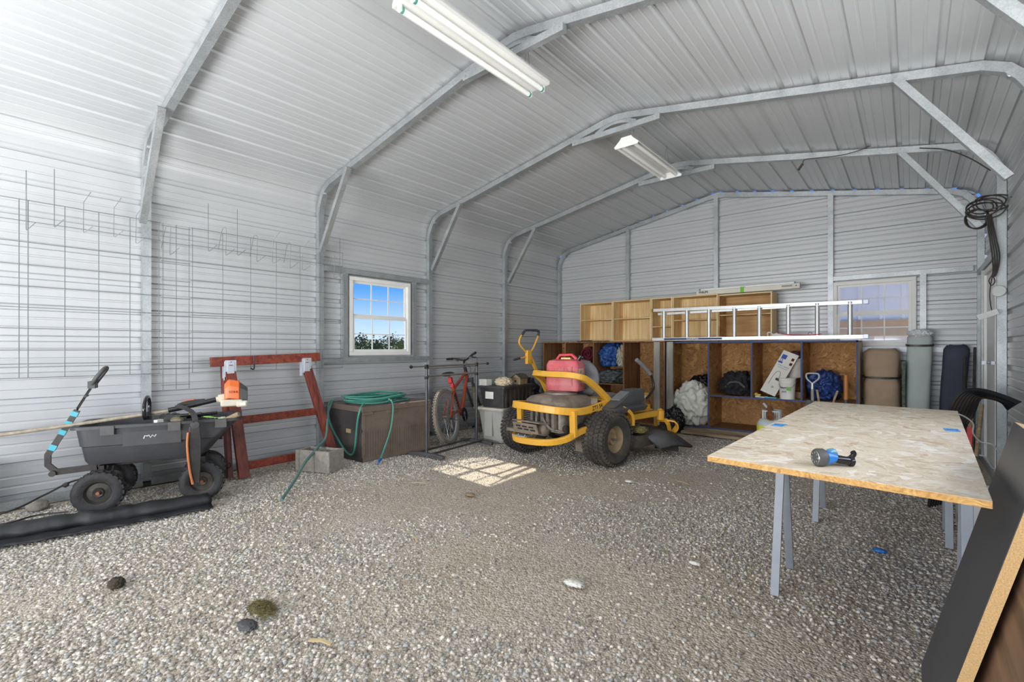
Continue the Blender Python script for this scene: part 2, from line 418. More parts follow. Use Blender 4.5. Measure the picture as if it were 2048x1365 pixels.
def rib_samples(s0, s1, phase):
    "(s, outward offset): 9 inch main ribs and low stiffeners between"
    out = []; k = math.floor((s0-phase)/PITCH)-1
    while phase+k*PITCH < s1+PITCH:
        c = phase+k*PITCH
        out += [(c-.018-RD*.35, 0), (c-.016, RD), (c+.016, RD), (c+.018+RD*.35, 0)]
        for q in (.08, .15): out += [(c+q-.010, 0), (c+q-.004, RD*.2), (c+q+.004, RD*.2), (c+q+.010, 0)]
        k += 1
    out = [p for p in out if s0 < p[0] < s1]
    out = [(s0, 0)]+out+[(s1, 0)]
    acc = 0
    for (a, b), (c_, d_) in zip(PATH, PATH[1:]):
        acc += math.hypot(c_-a, d_-b)
        if s0 < acc < s1:
            off = 0
            for (u0, o0), (u1, o1) in zip(out, out[1:]):
                if u0 <= acc <= u1: off = o0+(o1-o0)*((acc-u0)/max(u1-u0, 1e-6))
            out.append((acc, off))
    return sorted(out)
def side_sheet(b, s0, s1, y0, y1, right=False):
    rows = []
    for s, o in rib_samples(s0, s1, RP+.02):
        x, z, tx, tz = path_at(s); nx, nz = -tz, tx
        x += nx*o; z += nz*o
        if right: x = W-x
        rows.append((b.bm.verts.new((x, y0, z)), b.bm.verts.new((x, y1, z))))
    for a, c_ in zip(rows, rows[1:]): b.bm.faces.new([a[0], a[1], c_[1], c_[0]])
    return b
SE = 2.66+.02   # s at eave
# left wall with window opening
RD = .022
WY0, WY1, WZ0, WZ1 = 2.95, 3.81, 1.06, 1.965
b = B(); side_sheet(b, 0, SE, YF, WY0); side_sheet(b, 0, SE, WY1, YB)
side_sheet(b, 0, WZ0+.02, WY0, WY1); side_sheet(b, WZ1+.02, SE, WY0, WY1)
tag(b.build('wall_left', M_SHEET), kind='structure')
# right wall with side opening and door opening
OY0, OY1, OZ0, OZ1 = 1.05, 3.45, .98, 2.25
DY0, DY1, DZ = 5.86, 6.72, 1.92
b = B()
side_sheet(b, 0, SE, YF, OY0, True); side_sheet(b, 0, OZ0+.02, OY0, OY1, True); side_sheet(b, OZ1+.02, SE, OY0, OY1, True)
side_sheet(b, 0, SE, OY1, DY0, True); side_sheet(b, DZ+.02, SE, DY0, DY1, True); side_sheet(b, 0, SE, DY1, YB, True)
tag(b.build('wall_right', M_SHEET), kind='structure')
RD = .015
b = B(); side_sheet(b, SE, TOT, YF, YB); side_sheet(b, SE, TOT, YF, YB, True)
tag(b.build('ceiling', M_SHEET), kind='structure')
def xl(z):
    "x of the left sheeting at height z"
    if z <= 2.66: return 0
    for (a, b_), (c_, d_) in zip(PATH[1:], PATH[2:]):
        if b_ <= z <= d_: return a+(c_-a)*(z-b_)/(d_-b_)
    return W/2
def end_sheet(b, z0, z1, x0, x1, y, out=1):
    rows = []
    smp = rib_samples(z0+.02, z1+.02, RP+.012)
    k = z0
    zs = sorted(set([(s-.02, o) for s, o in smp]+[(2.66+i*.02, 0) for i in range(0, 14) if z0 < 2.66+i*.02 < z1 and all(abs(s-.02-2.66-i*.02) > .01 for s, o in smp)]))
    for z, o in zs:
        a = max(x0, xl(z)); c_ = min(x1, W-xl(z))
        if c_ < a: a = c_ = (a+c_)/2
        rows.append((b.bm.verts.new((a, y+out*o, z)), b.bm.verts.new((c_, y+out*o, z))))
    for a, c_ in zip(rows, rows[1:]): b.bm.faces.new([a[0], a[1], c_[1], c_[0]])
    return b
RD = .022
BX0, BX1, BZ0, BZ1 = 4.17, 4.97, 1.17, 1.97
b = B(); end_sheet(b, -.02, BZ0, 0, W, YB); end_sheet(b, BZ1, ZROOF-.002, 0, W, YB)
end_sheet(b, BZ0, BZ1, 0, BX0, YB); end_sheet(b, BZ0, BZ1, BX1, W, YB)
tag(b.build('wall_back', M_SHEET), kind='structure')
# front end behind the camera: a wide open doorway
b = B(); end_sheet(b, -.02, 2.5, 0, .95, YF, -1); end_sheet(b, -.02, 2.5, 4.65, W, YF, -1); end_sheet(b, 2.5, ZROOF-.002, 0, W, YF, -1)
tag(b.build('wall_front', M_SHEET), kind='structure')

# steel arches
T = .0575
def arch_pts():
    L = [(.032, .0), (.032, 2.56), (.048, 2.66), (.105, 2.765), (.16, 2.83), (.27, 2.883)]
    top = [(W/2-.13, 2.883+SL*(W/2-.13-.27)), (W/2, 2.883+SL*(W/2-.27)-.012)]
    half = L+top
    return half+[(W-x, z) for x, z in half[-2::-1]]
def make_arch(i, y, brace=True, tie=True):
    b = B(); pts = arch_pts()
    # separate straight tubes with pinched bends
    P3 = [(x, y, z) for x, z in pts]
    b.sweep(P3, [(-T/2, -T/2), (T/2, -T/2), (T/2, T/2), (-T/2, T/2)], up=(0, 1, 0))
    for sgn in (0, 1):
        for x, z in ((.062, 2.70), (.135, 2.80)):
            xx = W-x-.012 if sgn else x+.012
            b.lathe([(.001, -.03), (.02, -.022), (.024, 0), (.02, .022), (.001, .03)], (xx, y, z-.008), (0, 1, 0), 8)
    o = b.build('trim_%d' % i, M_GALV); tag(o, kind='structure')
    def piece(name, p0, p1, w_=.045, h_=.05):
        q = B(); q.bar([p0, p1], w_, h_, up=(0, 1, 0))
        d_ = (Vector(p1)-Vector(p0)).normalized()
        for e_, sg in ((Vector(p0), 1), (Vector(p1), -1)):
            c_ = e_+d_*.03*sg
            q.cyl(c_+Vector((0, -w_/2-.006, 0)), c_+Vector((0, w_/2+.004, 0)), .009, seg=8)
        q.build(name, M_GALV, o, world=True)
    if brace:
        piece('brace', (.16, y-.052, 2.16), (.68, y-.052, 2.925)); piece('brace', (W-.16, y-.052, 2.16), (W-.68, y-.052, 2.925))
    if tie:
        piece('tie_bar', (2.31, y-.052, 3.20), (3.22, y-.052, 3.20), .05, .045)
        q = B(); q.bar([(W/2-.22, y, 3.245), (W/2-.1, y, 3.295), (W/2, y, 3.305), (W/2+.1, y, 3.29), (W/2+.2, y, 3.25)], .04, .03, smooth=4, up=(0, 1, 0))
        q.build('splice_plate', M_GALV, o, world=True)
    return o
YA = [-.441-1.524, -.441, 1.083, 2.607, 4.131, 5.655]
for i, y in enumerate(YA): make_arch(i+1, y)
make_arch(7, YB-.035, False, False)
# gable posts
n_ = 8
for x in (W/4, W/2, 3*W/4):
    zt = 2.883+SL*(min(x, W-x)-.27)-.02
    b = B(); b.bx(x-T/2, x+T/2, YB-.062, YB-.005, 0, zt); b.bx(x-.03, x+.03, YB-.068, YB-.062, zt-.07, zt+.02)
    tag(b.build('trim_%d' % n_, M_GALV), kind='structure'); n_ += 1
# ground rails
for (a, c_) in (((.032, YF, .03), (.032, YB, .03)), ((W-.032, YF, .03), (W-.032, YB, .03)), ((.06, YB-.035, .03), (W-.06, YB-.035, .03))):
    b = B(); b.bar([a, c_], T, .06); tag(b.build('baseboard_%s' % ('left', 'right', 'back')[n_-11], M_GALV), kind='structure'); n_ += 1
n_ = 14
def trim(b, m=M_GALV):
    global n_
    o = b.build('trim_%d' % n_, m); tag(o, kind='structure'); n_ += 1; return o
# left window header, sill and studs
b = B(); b.bx(.005, .062, YA[3]+.03, YA[4]-.03, .985, 1.04); trim(b)
b = B(); b.bx(.005, .062, YA[3]+.03, YA[4]-.03, 1.985, 2.04); trim(b)
for y in (2.895, 3.865): b = B(); b.bx(.005, .062, y-.028, y+.028, 1.04, 1.985); trim(b)
# back window header
b = B(); b.bx(3*W/4+.03, W-.09, YB-.06, YB-.005, 1.985, 2.04); trim(b)
b = B(); b.bx(3*W/4+.03, W-.09, YB-.06, YB-.005, 1.10, 1.155); trim(b)
b = B(); b.bx(5.0, 5.055, YB-.06, YB-.005, 1.155, 1.985); trim(b)
# door frame steel
b = B(); b.bx(W-.062, W-.006, DY0-.06, YB-.07, DZ+.01, DZ+.065); trim(b)
b = B(); b.bx(W-.062, W-.006, DY1+.03, DY1+.085, .06, DZ+.01); trim(b)
# side opening steel
for (y0, y1, z0, z1) in ((OY0-.05, OY1+.05, OZ1, OZ1+.055), (OY0-.05, OY1+.05, OZ0-.055, OZ0)):
    b = B(); b.bx(W-.062, W-.006, y0, y1, z0, z1); trim(b)

# windows
def window(i, axis, c, w_, h_, cols):
    "axis 'X': lies in the plane x=c[0]; 'Y': plane y=c[1]"
    def P(b, u0, u1, z0, z1, d0, d1):
        if axis == 'X': b.bx(c[0]+d0, c[0]+d1, c[1]+u0, c[1]+u1, c[2]+z0, c[2]+z1)
        else: b.bx(c[0]+u0, c[0]+u1, c[1]-d1, c[1]-d0, c[2]+z0, c[2]+z1)
    b = B(); f = .045; H = h_/2; U = w_/2
    P(b, -U, U, H-f, H, -.03, .05); P(b, -U, U, -H, -H+f, -.03, .05); P(b, -U, -U+f, -H+f, H-f, -.03, .05); P(b, U-f, U, -H+f, H-f, -.03, .05)
    o = b.build('window_%d' % i, M_WHITE, bevel=.004); tag(o, kind='structure')
    for nme, z0, z1, d0 in (('upper_sash', 0, H-f, -.005), ('lower_sash', -H+f, 0, .015)):
        b = B(); s_ = .026; U2 = U-f
        P(b, -U2, U2, z1-s_, z1, d0, d0+.022); P(b, -U2, U2, z0, z0+s_, d0, d0+.022)
        P(b, -U2, -U2+s_, z0+s_, z1-s_, d0, d0+.022); P(b, U2-s_, U2, z0+s_, z1-s_, d0, d0+.022)
        wi = 2*(U2-s_)
        for k in range(1, cols):
            u = -U2+s_+wi*k/cols; P(b, u-.006, u+.006, z0+s_, z1-s_, d0+.006, d0+.016)
        zm = (z0+z1)/2; P(b, -U2+s_, U2-s_, zm-.006, zm+.006, d0+.0055, d0+.0155)
        q = b.build(nme, M_WHITE, o, world=True)
        b = B(); P(b, -U2+s_-.004, U2-s_+.004, z0+s_-.004, z1-s_+.004, d0+.009, d0+.012)
        b.build('glass_pane', M_GLASS, q, world=True)
    return o
window(1, 'X', (0, 3.38, 1.5125), .86, .905, 3)
window(2, 'Y', (4.57, YB, 1.57), .80, .80, 3)

# door in the right wall
b = B(); X0 = W
b.bx(X0-.05, X0+.03, DY0, DY0+.05, 0, DZ); b.bx(X0-.05, X0+.03, DY1-.05, DY1, 0, DZ); b.bx(X0-.05, X0+.03, DY0+.05, DY1-.05, DZ-.05, DZ)
dr = b.build('door_1', M_WHITE, bevel=.004); tag(dr, kind='structure')
b = B(); b.bx(X0-.03, X0+.012, DY0+.055, DY1-.055, .03, DZ-.055)
for z0, z1 in ((.2, .85), (1.0, 1.7)): b.bx(X0-.036, X0-.03, DY0+.16, DY1-.16, z0, z1)
leaf = b.build('door_leaf', M_WHITE, dr, world=True, bevel=.004)
b = B(); b.bx(X0-.075, X0-.05, DY0-.02, DY0+.16, 1.0, 1.03); b.cyl((X0-.04, DY0+.1, 1.015), (X0-.11, DY0+.1, 1.015), .012, seg=10); b.bx(X0-.13, X0-.1, DY0+.03, DY0+.12, 1.0, 1.03)
b.build('latch', M_ZINC, dr, world=True)

# ================================================================== gravel floor
def floormat(name, stones=False):
    m, t, b = nm(name); N = t.nodes; K = t.links; b.inputs['Roughness'].default_value = .92; b.inputs['Specular IOR Level'].default_value = .25
    tcn = N.new('ShaderNodeTexCoord')
    if stones:
        g = N.new('ShaderNodeNewGeometry'); r = N.new('ShaderNodeValToRGB'); els = r.color_ramp.elements
        els[0].color = lin((128, 122, 114)); els[1].color = lin((230, 221, 206))
        for p, c in ((.2, (158, 152, 142)), (.4, (182, 174, 158)), (.55, (162, 165, 166)), (.7, (196, 190, 178)), (.85, (206, 199, 188))):
            q = els.new(p); q.color = lin(c)
        K.new(g.outputs['Random Per Island'], r.inputs[0]); K.new(r.outputs[0], b.inputs['Base Color'])
        return m
    n1 = N.new('ShaderNodeTexNoise'); n1.inputs['Scale'].default_value = .9; n1.inputs['Detail'].default_value = 4; K.new(tcn.outputs['Object'], n1.inputs['Vector'])
    v = N.new('ShaderNodeTexVoronoi'); v.inputs['Scale'].default_value = 95; K.new(tcn.outputs['Object'], v.inputs['Vector'])
    v2 = N.new('ShaderNodeTexVoronoi'); v2.inputs['Scale'].default_value = 48; K.new(tcn.outputs['Object'], v2.inputs['Vector'])
    sp = N.new('ShaderNodeSeparateColor'); K.new(v.outputs['Color'], sp.inputs[0])
    r = N.new('ShaderNodeValToRGB'); els = r.color_ramp.elements
    els[0].color = lin((128, 118, 106)); els[1].color = lin((228, 222, 212)); q = els.new(.35); q.color = lin((166, 154, 138)); q = els.new(.7); q.color = lin((190, 180, 166))
    K.new(sp.outputs[0], r.inputs[0])
    r2 = N.new('ShaderNodeValToRGB'); r2.color_ramp.elements[0].color = lin((190, 174, 150)); r2.color_ramp.elements[1].color = lin((198, 188, 172))
    r2.color_ramp.elements[0].position = .35; r2.color_ramp.elements[1].position = .65
    K.new(n1.outputs[0], r2.inputs[0])
    mx = N.new('ShaderNodeMixRGB'); mx.inputs[0].default_value = .45; K.new(r.outputs[0], mx.inputs[1]); K.new(r2.outputs[0], mx.inputs[2])
    K.new(mx.outputs[0], b.inputs['Base Color'])
    ad = N.new('ShaderNodeMath'); ad.operation = 'ADD'; K.new(v.outputs['Distance'], ad.inputs[0]); K.new(v2.outputs['Distance'], ad.inputs[1])
    bp = N.new('ShaderNodeBump'); bp.inputs['Strength'].default_value = .9; bp.inputs['Distance'].default_value = -.008
    K.new(ad.outputs[0], bp.inputs['Height']); K.new(bp.outputs[0], b.inputs['Normal'])
    return m
def hz(x, y):
    return .012*noise.noise(Vector((x*.9, y*.9, 3))) + .006*noise.noise(Vector((x*3, y*3, 9))) - .012
nx, ny = 120, 200
me = bpy.data.meshes.new('floor')
xs = np.linspace(0.0, W, nx); ys = np.linspace(YF, YB, ny)
vv = [(x, y, hz(x, y)) for y in ys for x in xs]
ff = [(j*nx+i, j*nx+i+1, (j+1)*nx+i+1, (j+1)*nx+i) for j in range(ny-1) for i in range(nx-1)]
me.from_pydata(vv, [], ff); me.materials.append(floormat('gravel_ground'))
for p in me.polygons: p.use_smooth = True
fl = bpy.data.objects.new('floor', me); C.objects.link(fl); tag(fl, kind='structure')

def stones(name, n, lo, hi, ymax, seed, power):
    rs = np.random.RandomState(seed)
    phi = (1+5**.5)/2
    iv = np.array([(-1, phi, 0), (1, phi, 0), (-1, -phi, 0), (1, -phi, 0), (0, -1, phi), (0, 1, phi), (0, -1, -phi), (0, 1, -phi), (phi, 0, -1), (phi, 0, 1), (-phi, 0, -1), (-phi, 0, 1)])/1.902
    fa = np.array([(0, 11, 5), (0, 5, 1), (0, 1, 7), (0, 7, 10), (0, 10, 11), (1, 5, 9), (5, 11, 4), (11, 10, 2), (10, 7, 6), (7, 1, 8), (3, 9, 4), (3, 4, 2), (3, 2, 6), (3, 6, 8), (3, 8, 9), (4, 9, 5), (2, 4, 11), (6, 2, 10), (8, 6, 7), (9, 8, 1)])
    px = []; 
    while len(px) < n:
        y = -.2+(ymax+.2)*rs.rand()**power; x = .12+(W-.24)*rs.rand()
        # keep to the camera's field
        dx, dy = x-4.922, y; dd = -dx*.6423+dy*.7664; ll = dx*.7664+dy*.6423
        if dd < .55 or abs(ll) > 1.15*dd+.15: continue
        dens = noise.noise(Vector((x*.75, y*.75, 20)))+.5*noise.noise(Vector((x*2.2, y*2.2, 31)))
        dirt = math.exp(-((x-2.6)**2/1.6+(y-2.6)**2/1.9))*.75+ math.exp(-((x-2.9)**2/2.5+(y-5.6)**2/3))*.9
        if rs.rand() > .74+dens*.8-dirt*.9: continue
        px.append((x, y))
    px = np.array(px)
    r = lo+(hi-lo)*rs.rand(n)**2.2
    V = np.repeat(iv[None], n, 0)*(1+.34*(rs.rand(n, 12, 1)-.5))
    V = V*np.stack([.8+.6*rs.rand(n), .7+.4*rs.rand(n), .4+.4*rs.rand(n)], 1)[:, None, :]*r[:, None, None]
    a = rs.rand(n)*2*PI; tl = (rs.rand(n)-.5)*.9
    ct, st = np.cos(tl), np.sin(tl)
    y1 = V[..., 1]*ct[:, None]-V[..., 2]*st[:, None]; z1 = V[..., 1]*st[:, None]+V[..., 2]*ct[:, None]
    ca, sa = np.cos(a)[:, None], np.sin(a)[:, None]
    X = V[..., 0]*ca-y1*sa+px[:, 0:1]; Y = V[..., 0]*sa+y1*ca+px[:, 1:2]
    hh = np.array([hz(x, y) for x, y in px])
    Z = z1+(hh+r*.18)[:, None]
    vt = np.stack([X, Y, Z], -1).reshape(-1, 3).astype(np.float32)
    fc = (fa[None]+12*np.arange(n)[:, None, None]).reshape(-1, 3)
    me = bpy.data.meshes.new(name); me.vertices.add(len(vt)); me.vertices.foreach_set('co', vt.ravel())
    me.loops.add(fc.size); me.loops.foreach_set('vertex_index', fc.ravel().astype(np.int32))
    me.polygons.add(len(fc)); me.polygons.foreach_set('loop_start', np.arange(0, fc.size, 3, dtype=np.int32)); 
    me.update(calc_edges=True); me.validate()
    me.materials.append(MATS['gravel_stone']); o = bpy.data.objects.new(name, me); C.objects.link(o); return o
floormat('gravel_stone', True)
o = stones('gravel', 200000, .0028, .0115, 6.9, 3, 1.3); tag(o, 'loose grey and beige gravel covering the shed floor', 'gravel', kind='stuff')

# ================================================================== outside the windows
b = B(); b.bx(-90, -.25, -30, 90, -.09, -.05)
tag(b.build('outside_ground_left', mat('dry_grass', (150, 150, 104), .95, var=.25, scale=2)), kind='structure')
b = B(); b.bx(-.25, 40, YB+.02, 90, -.09, -.05); tag(b.build('outside_ground_back', mat('pale_gravel', (190, 182, 168), .95, var=.15, scale=12)), kind='structure')
b = B(); b.bx(-.25, 40, -40, YF-.02, -.09, -.05); b.bx(W+.06, 40, YF-.02, YB+.02, -.09, -.05)
tag(b.build('outside_ground_front', MATS['pale_gravel']), kind='structure')
def bush(x, y, h, r, m, lab, seed):
    rr = random.Random(seed)
    t = thing('bush', lab, 'bush', (x, y, -.06), group='bushes outside the left window')
    b = B()
    for k in range(5):
        a = rr.random()*6.28; b.cyl((0, 0, 0), (math.cos(a)*r*.4, math.sin(a)*r*.4, h*.7), .02, .008, seg=6)
    b.build('stem', M_BARK, t)
    b = B()
    for k in range(1500):
        a = rr.random()*6.28; e_ = math.acos(rr.uniform(-.5, 1)); q = (.55+.45*rr.random())*(1+.25*noise.noise(Vector((math.cos(a)*2+seed, math.sin(a)*2, e_*2))))
        c = Vector((math.cos(a)*math.sin(e_)*r*q, math.sin(a)*math.sin(e_)*r*q, h*.5+math.cos(e_)*h*.5*q))
        u = Vector((rr.uniform(-1, 1), rr.uniform(-1, 1), rr.uniform(-1, 1))).normalized(); v = u.orthogonal()
        s_ = rr.uniform(.025, .06)
        b.bm.faces.new([b.bm.verts.new(c+u*s_), b.bm.verts.new(c+v*s_*.5), b.bm.verts.new(c-u*s_), b.bm.verts.new(c-v*s_*.5)])
    b.build('foliage', m, t)
bush(-7.2, 7.2, 1.48, .42, M_LEAF, 'yellowish green bush outside, seen low through the left panes of the blue-sky window', 1)
bush(-7.4, 8.25, 1.52, .42, M_LEAF2, 'rounded green bush outside, seen low through the middle panes of the blue-sky window', 2)
bush(-7.0, 9.25, 1.42, .42, M_LEAF, 'lower green bush outside, seen low through the right panes of the blue-sky window', 3)
bush(-9.6, 9.2, 1.70, .52, M_LEAF2, 'darker bush outside, behind the middle bush of the blue-sky window', 4)
bush(-9.4, 10.9, 1.62, .5, M_LEAF, 'bush outside, behind the right-hand bush of the blue-sky window', 5)
bush(-9.0, 7.7, 1.62, .5, M_LEAF2, 'dark bush outside, behind the left-hand bush of the blue-sky window', 6)
bush(-12.6, 12.6, 1.85, .6, M_LEAF2, 'farthest bush outside, in the gap right of the middle bush of the blue-sky window', 7)
# neighbouring building seen through the back window
t = thing('neighbour_building', 'white ribbed metal building with a tan band, outside the back window', 'building', (5, 10.4, -.05))
b = B(); rows = []
x = -.8
prof = []
while x < 11:
    prof += [(x, 0), (x+.19, 0), (x+.205, -.025), (x+.245, -.025), (x+.26, 0)]; x += .3
vs = [(b.bm.verts.new((px, 10.4+py, 1.62)), b.bm.verts.new((px, 10.4+py, 3.4))) for px, py in prof]
for a, c_ in zip(vs, vs[1:]): b.bm.faces.new([a[0], c_[0], c_[1], a[1]])
b.build('ribbed_wall', mat('white_siding', (250, 244, 232), .5, var=.03), t, world=True, smooth=True)
b = B(); b.bx(-.8, 11, 10.41, 10.6, 1.36, 1.62); b.bx(-.8, 11, 10.36, 10.42, 1.60, 1.64); b.build('tan_band', mat('tan_trim', (196, 168, 130), .6, var=.1), t, world=True)
b = B(); b.bx(-.8, 11, 10.44, 10.7, -.05, 1.36); b.build('lower_wall', mat('cream_wall', (226, 222, 212), .7, var=.04), t, world=True)

# ================================================================== ceiling lights
def tube_light(name, lab, x, y0, y1, z, wide, tubes, slope=0):
    t = thing(name, lab, 'ceiling light', (x, y0, z), 0)
    b = B(); L = y1-y0; h = wide/2
    # hood: trapezoid section extruded along y
    sec = [(-h, .0), (-h*.55, .05), (-.05, .075), (.05, .075), (h*.55, .05), (h, .0), (h-.004, -.004), (h*.52, .044), (-h*.52, .044), (-h+.004, -.004)] if not tubes else [(-h, .02), (-h*.8, .055), (h*.8, .055), (h, .02), (h, -.004), (-h, -.004)]
    b.prism(sec, L, Matrix.Translation((0, L, 0)) @ Matrix.Rotation(PI/2, 4, 'X'))
    if not tubes:
        for yy in (.0, L): b.prism([(-h, 0), (-h*.55, .05), (-.05, .075), (.05, .075), (h*.55, .05), (h, 0), (h*.9, -.02), (-h*.9, -.02)], .006, Matrix.Translation((0, yy+.003, 0)) @ Matrix.Rotation(PI/2, 4, 'X'))
    b.build('housing', M_WHITE, t)
    for sx_ in (-h*.5, h*.5):
        b = B(); b.cyl((sx_, .03, -.028 if tubes else .006), (sx_, L-.03, -.028 if tubes else .006), .0165, seg=16)
        q = b.build('fluorescent_tube', MATS.get('tube_glass') or mat('tube_glass', (240, 242, 238), .25, var=.01), t, smooth=True)
        for yy in (.015, L-.03):
            b = B(); b.cyl((sx_, yy, -.028 if tubes else .006), (sx_, yy+.015, -.028 if tubes else .006), .018, seg=12)
            b.build('green_end_cap', M_HOSE if tubes else M_ZINC, q)
        for yy in (.006, L-.012):
            b = B(); b.box((sx_, yy+.003, -.018 if tubes else .01), (.028, .012, .05)); b.build('socket', M_WHITE, t)
    for yy in (.12, L-.12):
        b = B(); zt = ZROOF-z-.03-abs(x-W/2)*SL
        for sx_ in (-.03, .03): b.tube([(sx_, yy, .07 if not tubes else .05), (0, yy, zt)], .0015, 5)
        b.build('hanging_wire', M_WIRE, t)
    return t
tube_light('fluorescent_light', 'large white fluorescent fixture with bare tubes hanging near the camera', 2.80, 1.62, 2.82, 3.06, .23, True)
tube_light('fluorescent_light', 'small white hooded fluorescent light hanging farther back under the ridge', 2.87, 4.12, 5.20, 3.06, .25, False)

# ================================================================== wire grid panels on the left wall
def grid_panel(lab, y0, y1, z0, z1, dy, zs, x=.085):
    b = B(); y = y0
    while y <= y1+.001:
        b.tube([(x+.004, y, z0), (x+.004, y, z1)], .0028, 6); y += dy
    for z in zs: b.tube([(x, y0-.01, z), (x, y1+.01, z)], .0026, 6)
    o = b.build('wire_grid_panel', M_WIRE, smooth=True); tag(o, lab, 'wire panel', 'wire grid panels along the left wall'); return o
ZS = [2.2, 2.05, 1.90, 1.74, 1.585, 1.435, 1.285, 1.13, 1.03, .93]
grid_panel('wire grid panel on the left wall at the photo edge, left of the first hooks', -1.26, .365, .93, 2.2, .2, ZS)
grid_panel('wire grid panel on the left wall, above the raised handle of the garden cart', .385, 1.16, .93, 2.2, .193, ZS)
grid_panel('narrow wire grid strip hanging lower than its neighbours, right of the first brace post', 1.185, 1.375, .79, 2.2, .0475*2, [2.18, 2.04, 1.88, 1.72, 1.57, 1.42, 1.27, 1.12, .97, .83])
grid_panel('wide wire grid panel on the left wall, ending beside the blue-sky window', 1.40, 2.84, .93, 2.2, .24, ZS)
def hook(y, z, kind, lab):
    b = B(); x = .098
    if kind == 0:   # straight tool hook with lifted tip
        b.tube([(x+.09, y+.03, z+.29), (x+.01, y, z+.22), (x, y, z+.05), (x, y, z), (x+.03, y, z-.012), (x+.09, y+.04, z+.03)], .0026, 6)
    elif kind == 1:  # loop hook
        b.tube([(x, y-.03, z+.02), (x+.005, y, z+.2), (x+.02, y+.015, z+.225), (x+.02, y+.03, z+.2), (x+.006, y+.03, z+.0), (x+.03, y+.035, z-.02), (x+.09, y+.075, z+.03)], .0026, 6, smooth=3)
    else:           # long upright
        b.tube([(x, y, z+.42), (x, y, z+.05), (x, y, z), (x+.03, y, z-.012), (x+.09, y+.04, z+.04)], .0026, 6)
    o = b.build('wire_hook', M_WIRE, smooth=True); tag(o, lab, 'hook', 'wire hooks on the grid panels')
    return o
side = 'wire hook on the grid '
hook(.375, 1.99, 2, side+'at its far left seam'); hook(.52, 2.04, 2, side+'with an upright tip, second from the left')
hook(.68, 2.03, 0, side+'third from the left, short and straight'); hook(.86, 2.03, 0, side+'with a bent tip, second left of the first brace post')
hook(1.0, 2.0, 0, side+'with a bent tip, just left of the first brace post'); hook(1.20, 1.96, 1, side+'strip right of the first brace post')
hook(1.52, 2.02, 2, side+'with the tallest upright tip, above the red frame'); hook(1.63, 2.02, 1, side+'with a loop, between the two tall upright tips')
hook(1.76, 2.02, 2, side+'with the second tall upright tip, above the red frame'); hook(1.9, 2.0, 1, side+'with a narrow loop, right of the tall upright tips')
hook(2.08, 1.99, 0, side+'with a bent tip, first one right of the narrow loop'); hook(2.22, 1.98, 1, side+'with a small loop, midway between the two bent tips')
hook(2.38, 1.96, 0, side+'with a bent tip, nearest left of the second brace post'); hook(2.70, 1.93, 1, side+'with a loop, right of the second brace post')
hook(2.80, 1.93, 2, side+'with an upright tip, rightmost and nearest the blue-sky window')

# ================================================================== garden cart (local frame: x along, y toward the wall)
cart = thing('garden_cart', 'black plastic four-wheeled garden dump cart full of tools by the left wall', 'cart', (.72, .97, 0), R(69.5))
b = B()
top = [(-.44, -.03), (.55, -.03), (.55, .47), (-.44, .47)]
def rr_rect(x0, x1, y0, y1, r, n=5):
    out = []
    for cx, cy, a0 in ((x1-r, y1-r, 0), (x0+r, y1-r, 90), (x0+r, y0+r, 180), (x1-r, y0+r, 270)):
        for k in range(n+1):
            a = R(a0+90*k/n); out.append((cx+r*math.cos(a), cy+r*math.sin(a)))
    return out
def loft(b, rings, close_bottom=True, close_top=False):
    vr = [[b.bm.verts.new(p) for p in r] for r in rings]; n = len(vr[0])
    for a, c_ in zip(vr, vr[1:]):
        for i in range(n): b.bm.faces.new([a[i], a[(i+1) % n], c_[(i+1) % n], c_[i]])
    if close_bottom: b.bm.faces.new(vr[0][::-1])
    if close_top: b.bm.faces.new(vr[-1])
def rring(x0, x1, y0, y1, r, z): return [(x, y, z) for x, y in rr_rect(x0, x1, y0, y1, r)]
outer = [rring(-.37, .30, .03, .41, .05, .33), rring(-.39, .34, .015, .425, .06, .36), rring(-.405, .42, .0, .44, .06, .46), rring(-.412, .425, -.008, .448, .06, .465), rring(-.43, .53, -.015, .455, .06, .585), rring(-.46, .56, -.035, .475, .07, .585), rring(-.46, .56, -.035, .475, .07, .603), rring(-.42, .52, -.0, .44, .06, .603), rring(-.40, .41, .012, .425, .05, .47), rring(-.36, .29, .04, .40, .04, .345)]
vr = [[b.bm.verts.new(p) for p in r] for r in outer]
for a, c_ in zip(vr, vr[1:]):
    for i in range(len(a)): b.bm.faces.new([a[i], a[(i+1) % len(a)], c_[(i+1) % len(a)], c_[i]])
b.bm.faces.new(vr[0][::-1]); b.bm.faces.new(vr[-1])
tub = b.build('tub', M_TUB, cart, smooth=True)
for x in (-.25, .13, .42):
    b = B(); b.box((x, -.038, .572), (.075, .008, .062)); b.build('rim_clip', M_DGREY, tub)
b = B(); b.box((.0, -.0135, .50), (.34, .004, .10)); q = b.build('recessed_panel', M_TUB, tub)
b = B(); b.tube([(-.05, -.016, .495), (-.045, -.016, .515), (-.03, -.016, .513), (-.02, -.016, .518), (-.012, -.016, .5), (-.0, -.016, .518), (.012, -.016, .505), (.022, -.016, .52)], .004, 6)
b.build('logo_mark', M_CABLEW, tub)
b = B()
b.bar([(-.35, .21, .30), (.32, .21, .30)], .04, .03); b.bar([(-.3, .06, .30), (-.3, .36, .30)], .03, .03); b.bar([(.3, .06, .30), (.3, .36, .30)], .03, .03)
b.bar([(-.3, -.01, .14), (-.3, .43, .14)], .028, .028); b.bar([(.3, -.01, .14), (.3, .43, .14)], .028, .028)
for x in (-.3, .3):
    for y in (.1, .32): b.bar([(x, y, .14), (x*.9, y, .31)], .03, .012)
b.bar([(-.35, .2, .285), (-.57, .2, .275)], .035, .04)
b.build('chassis', M_BLACK, cart)
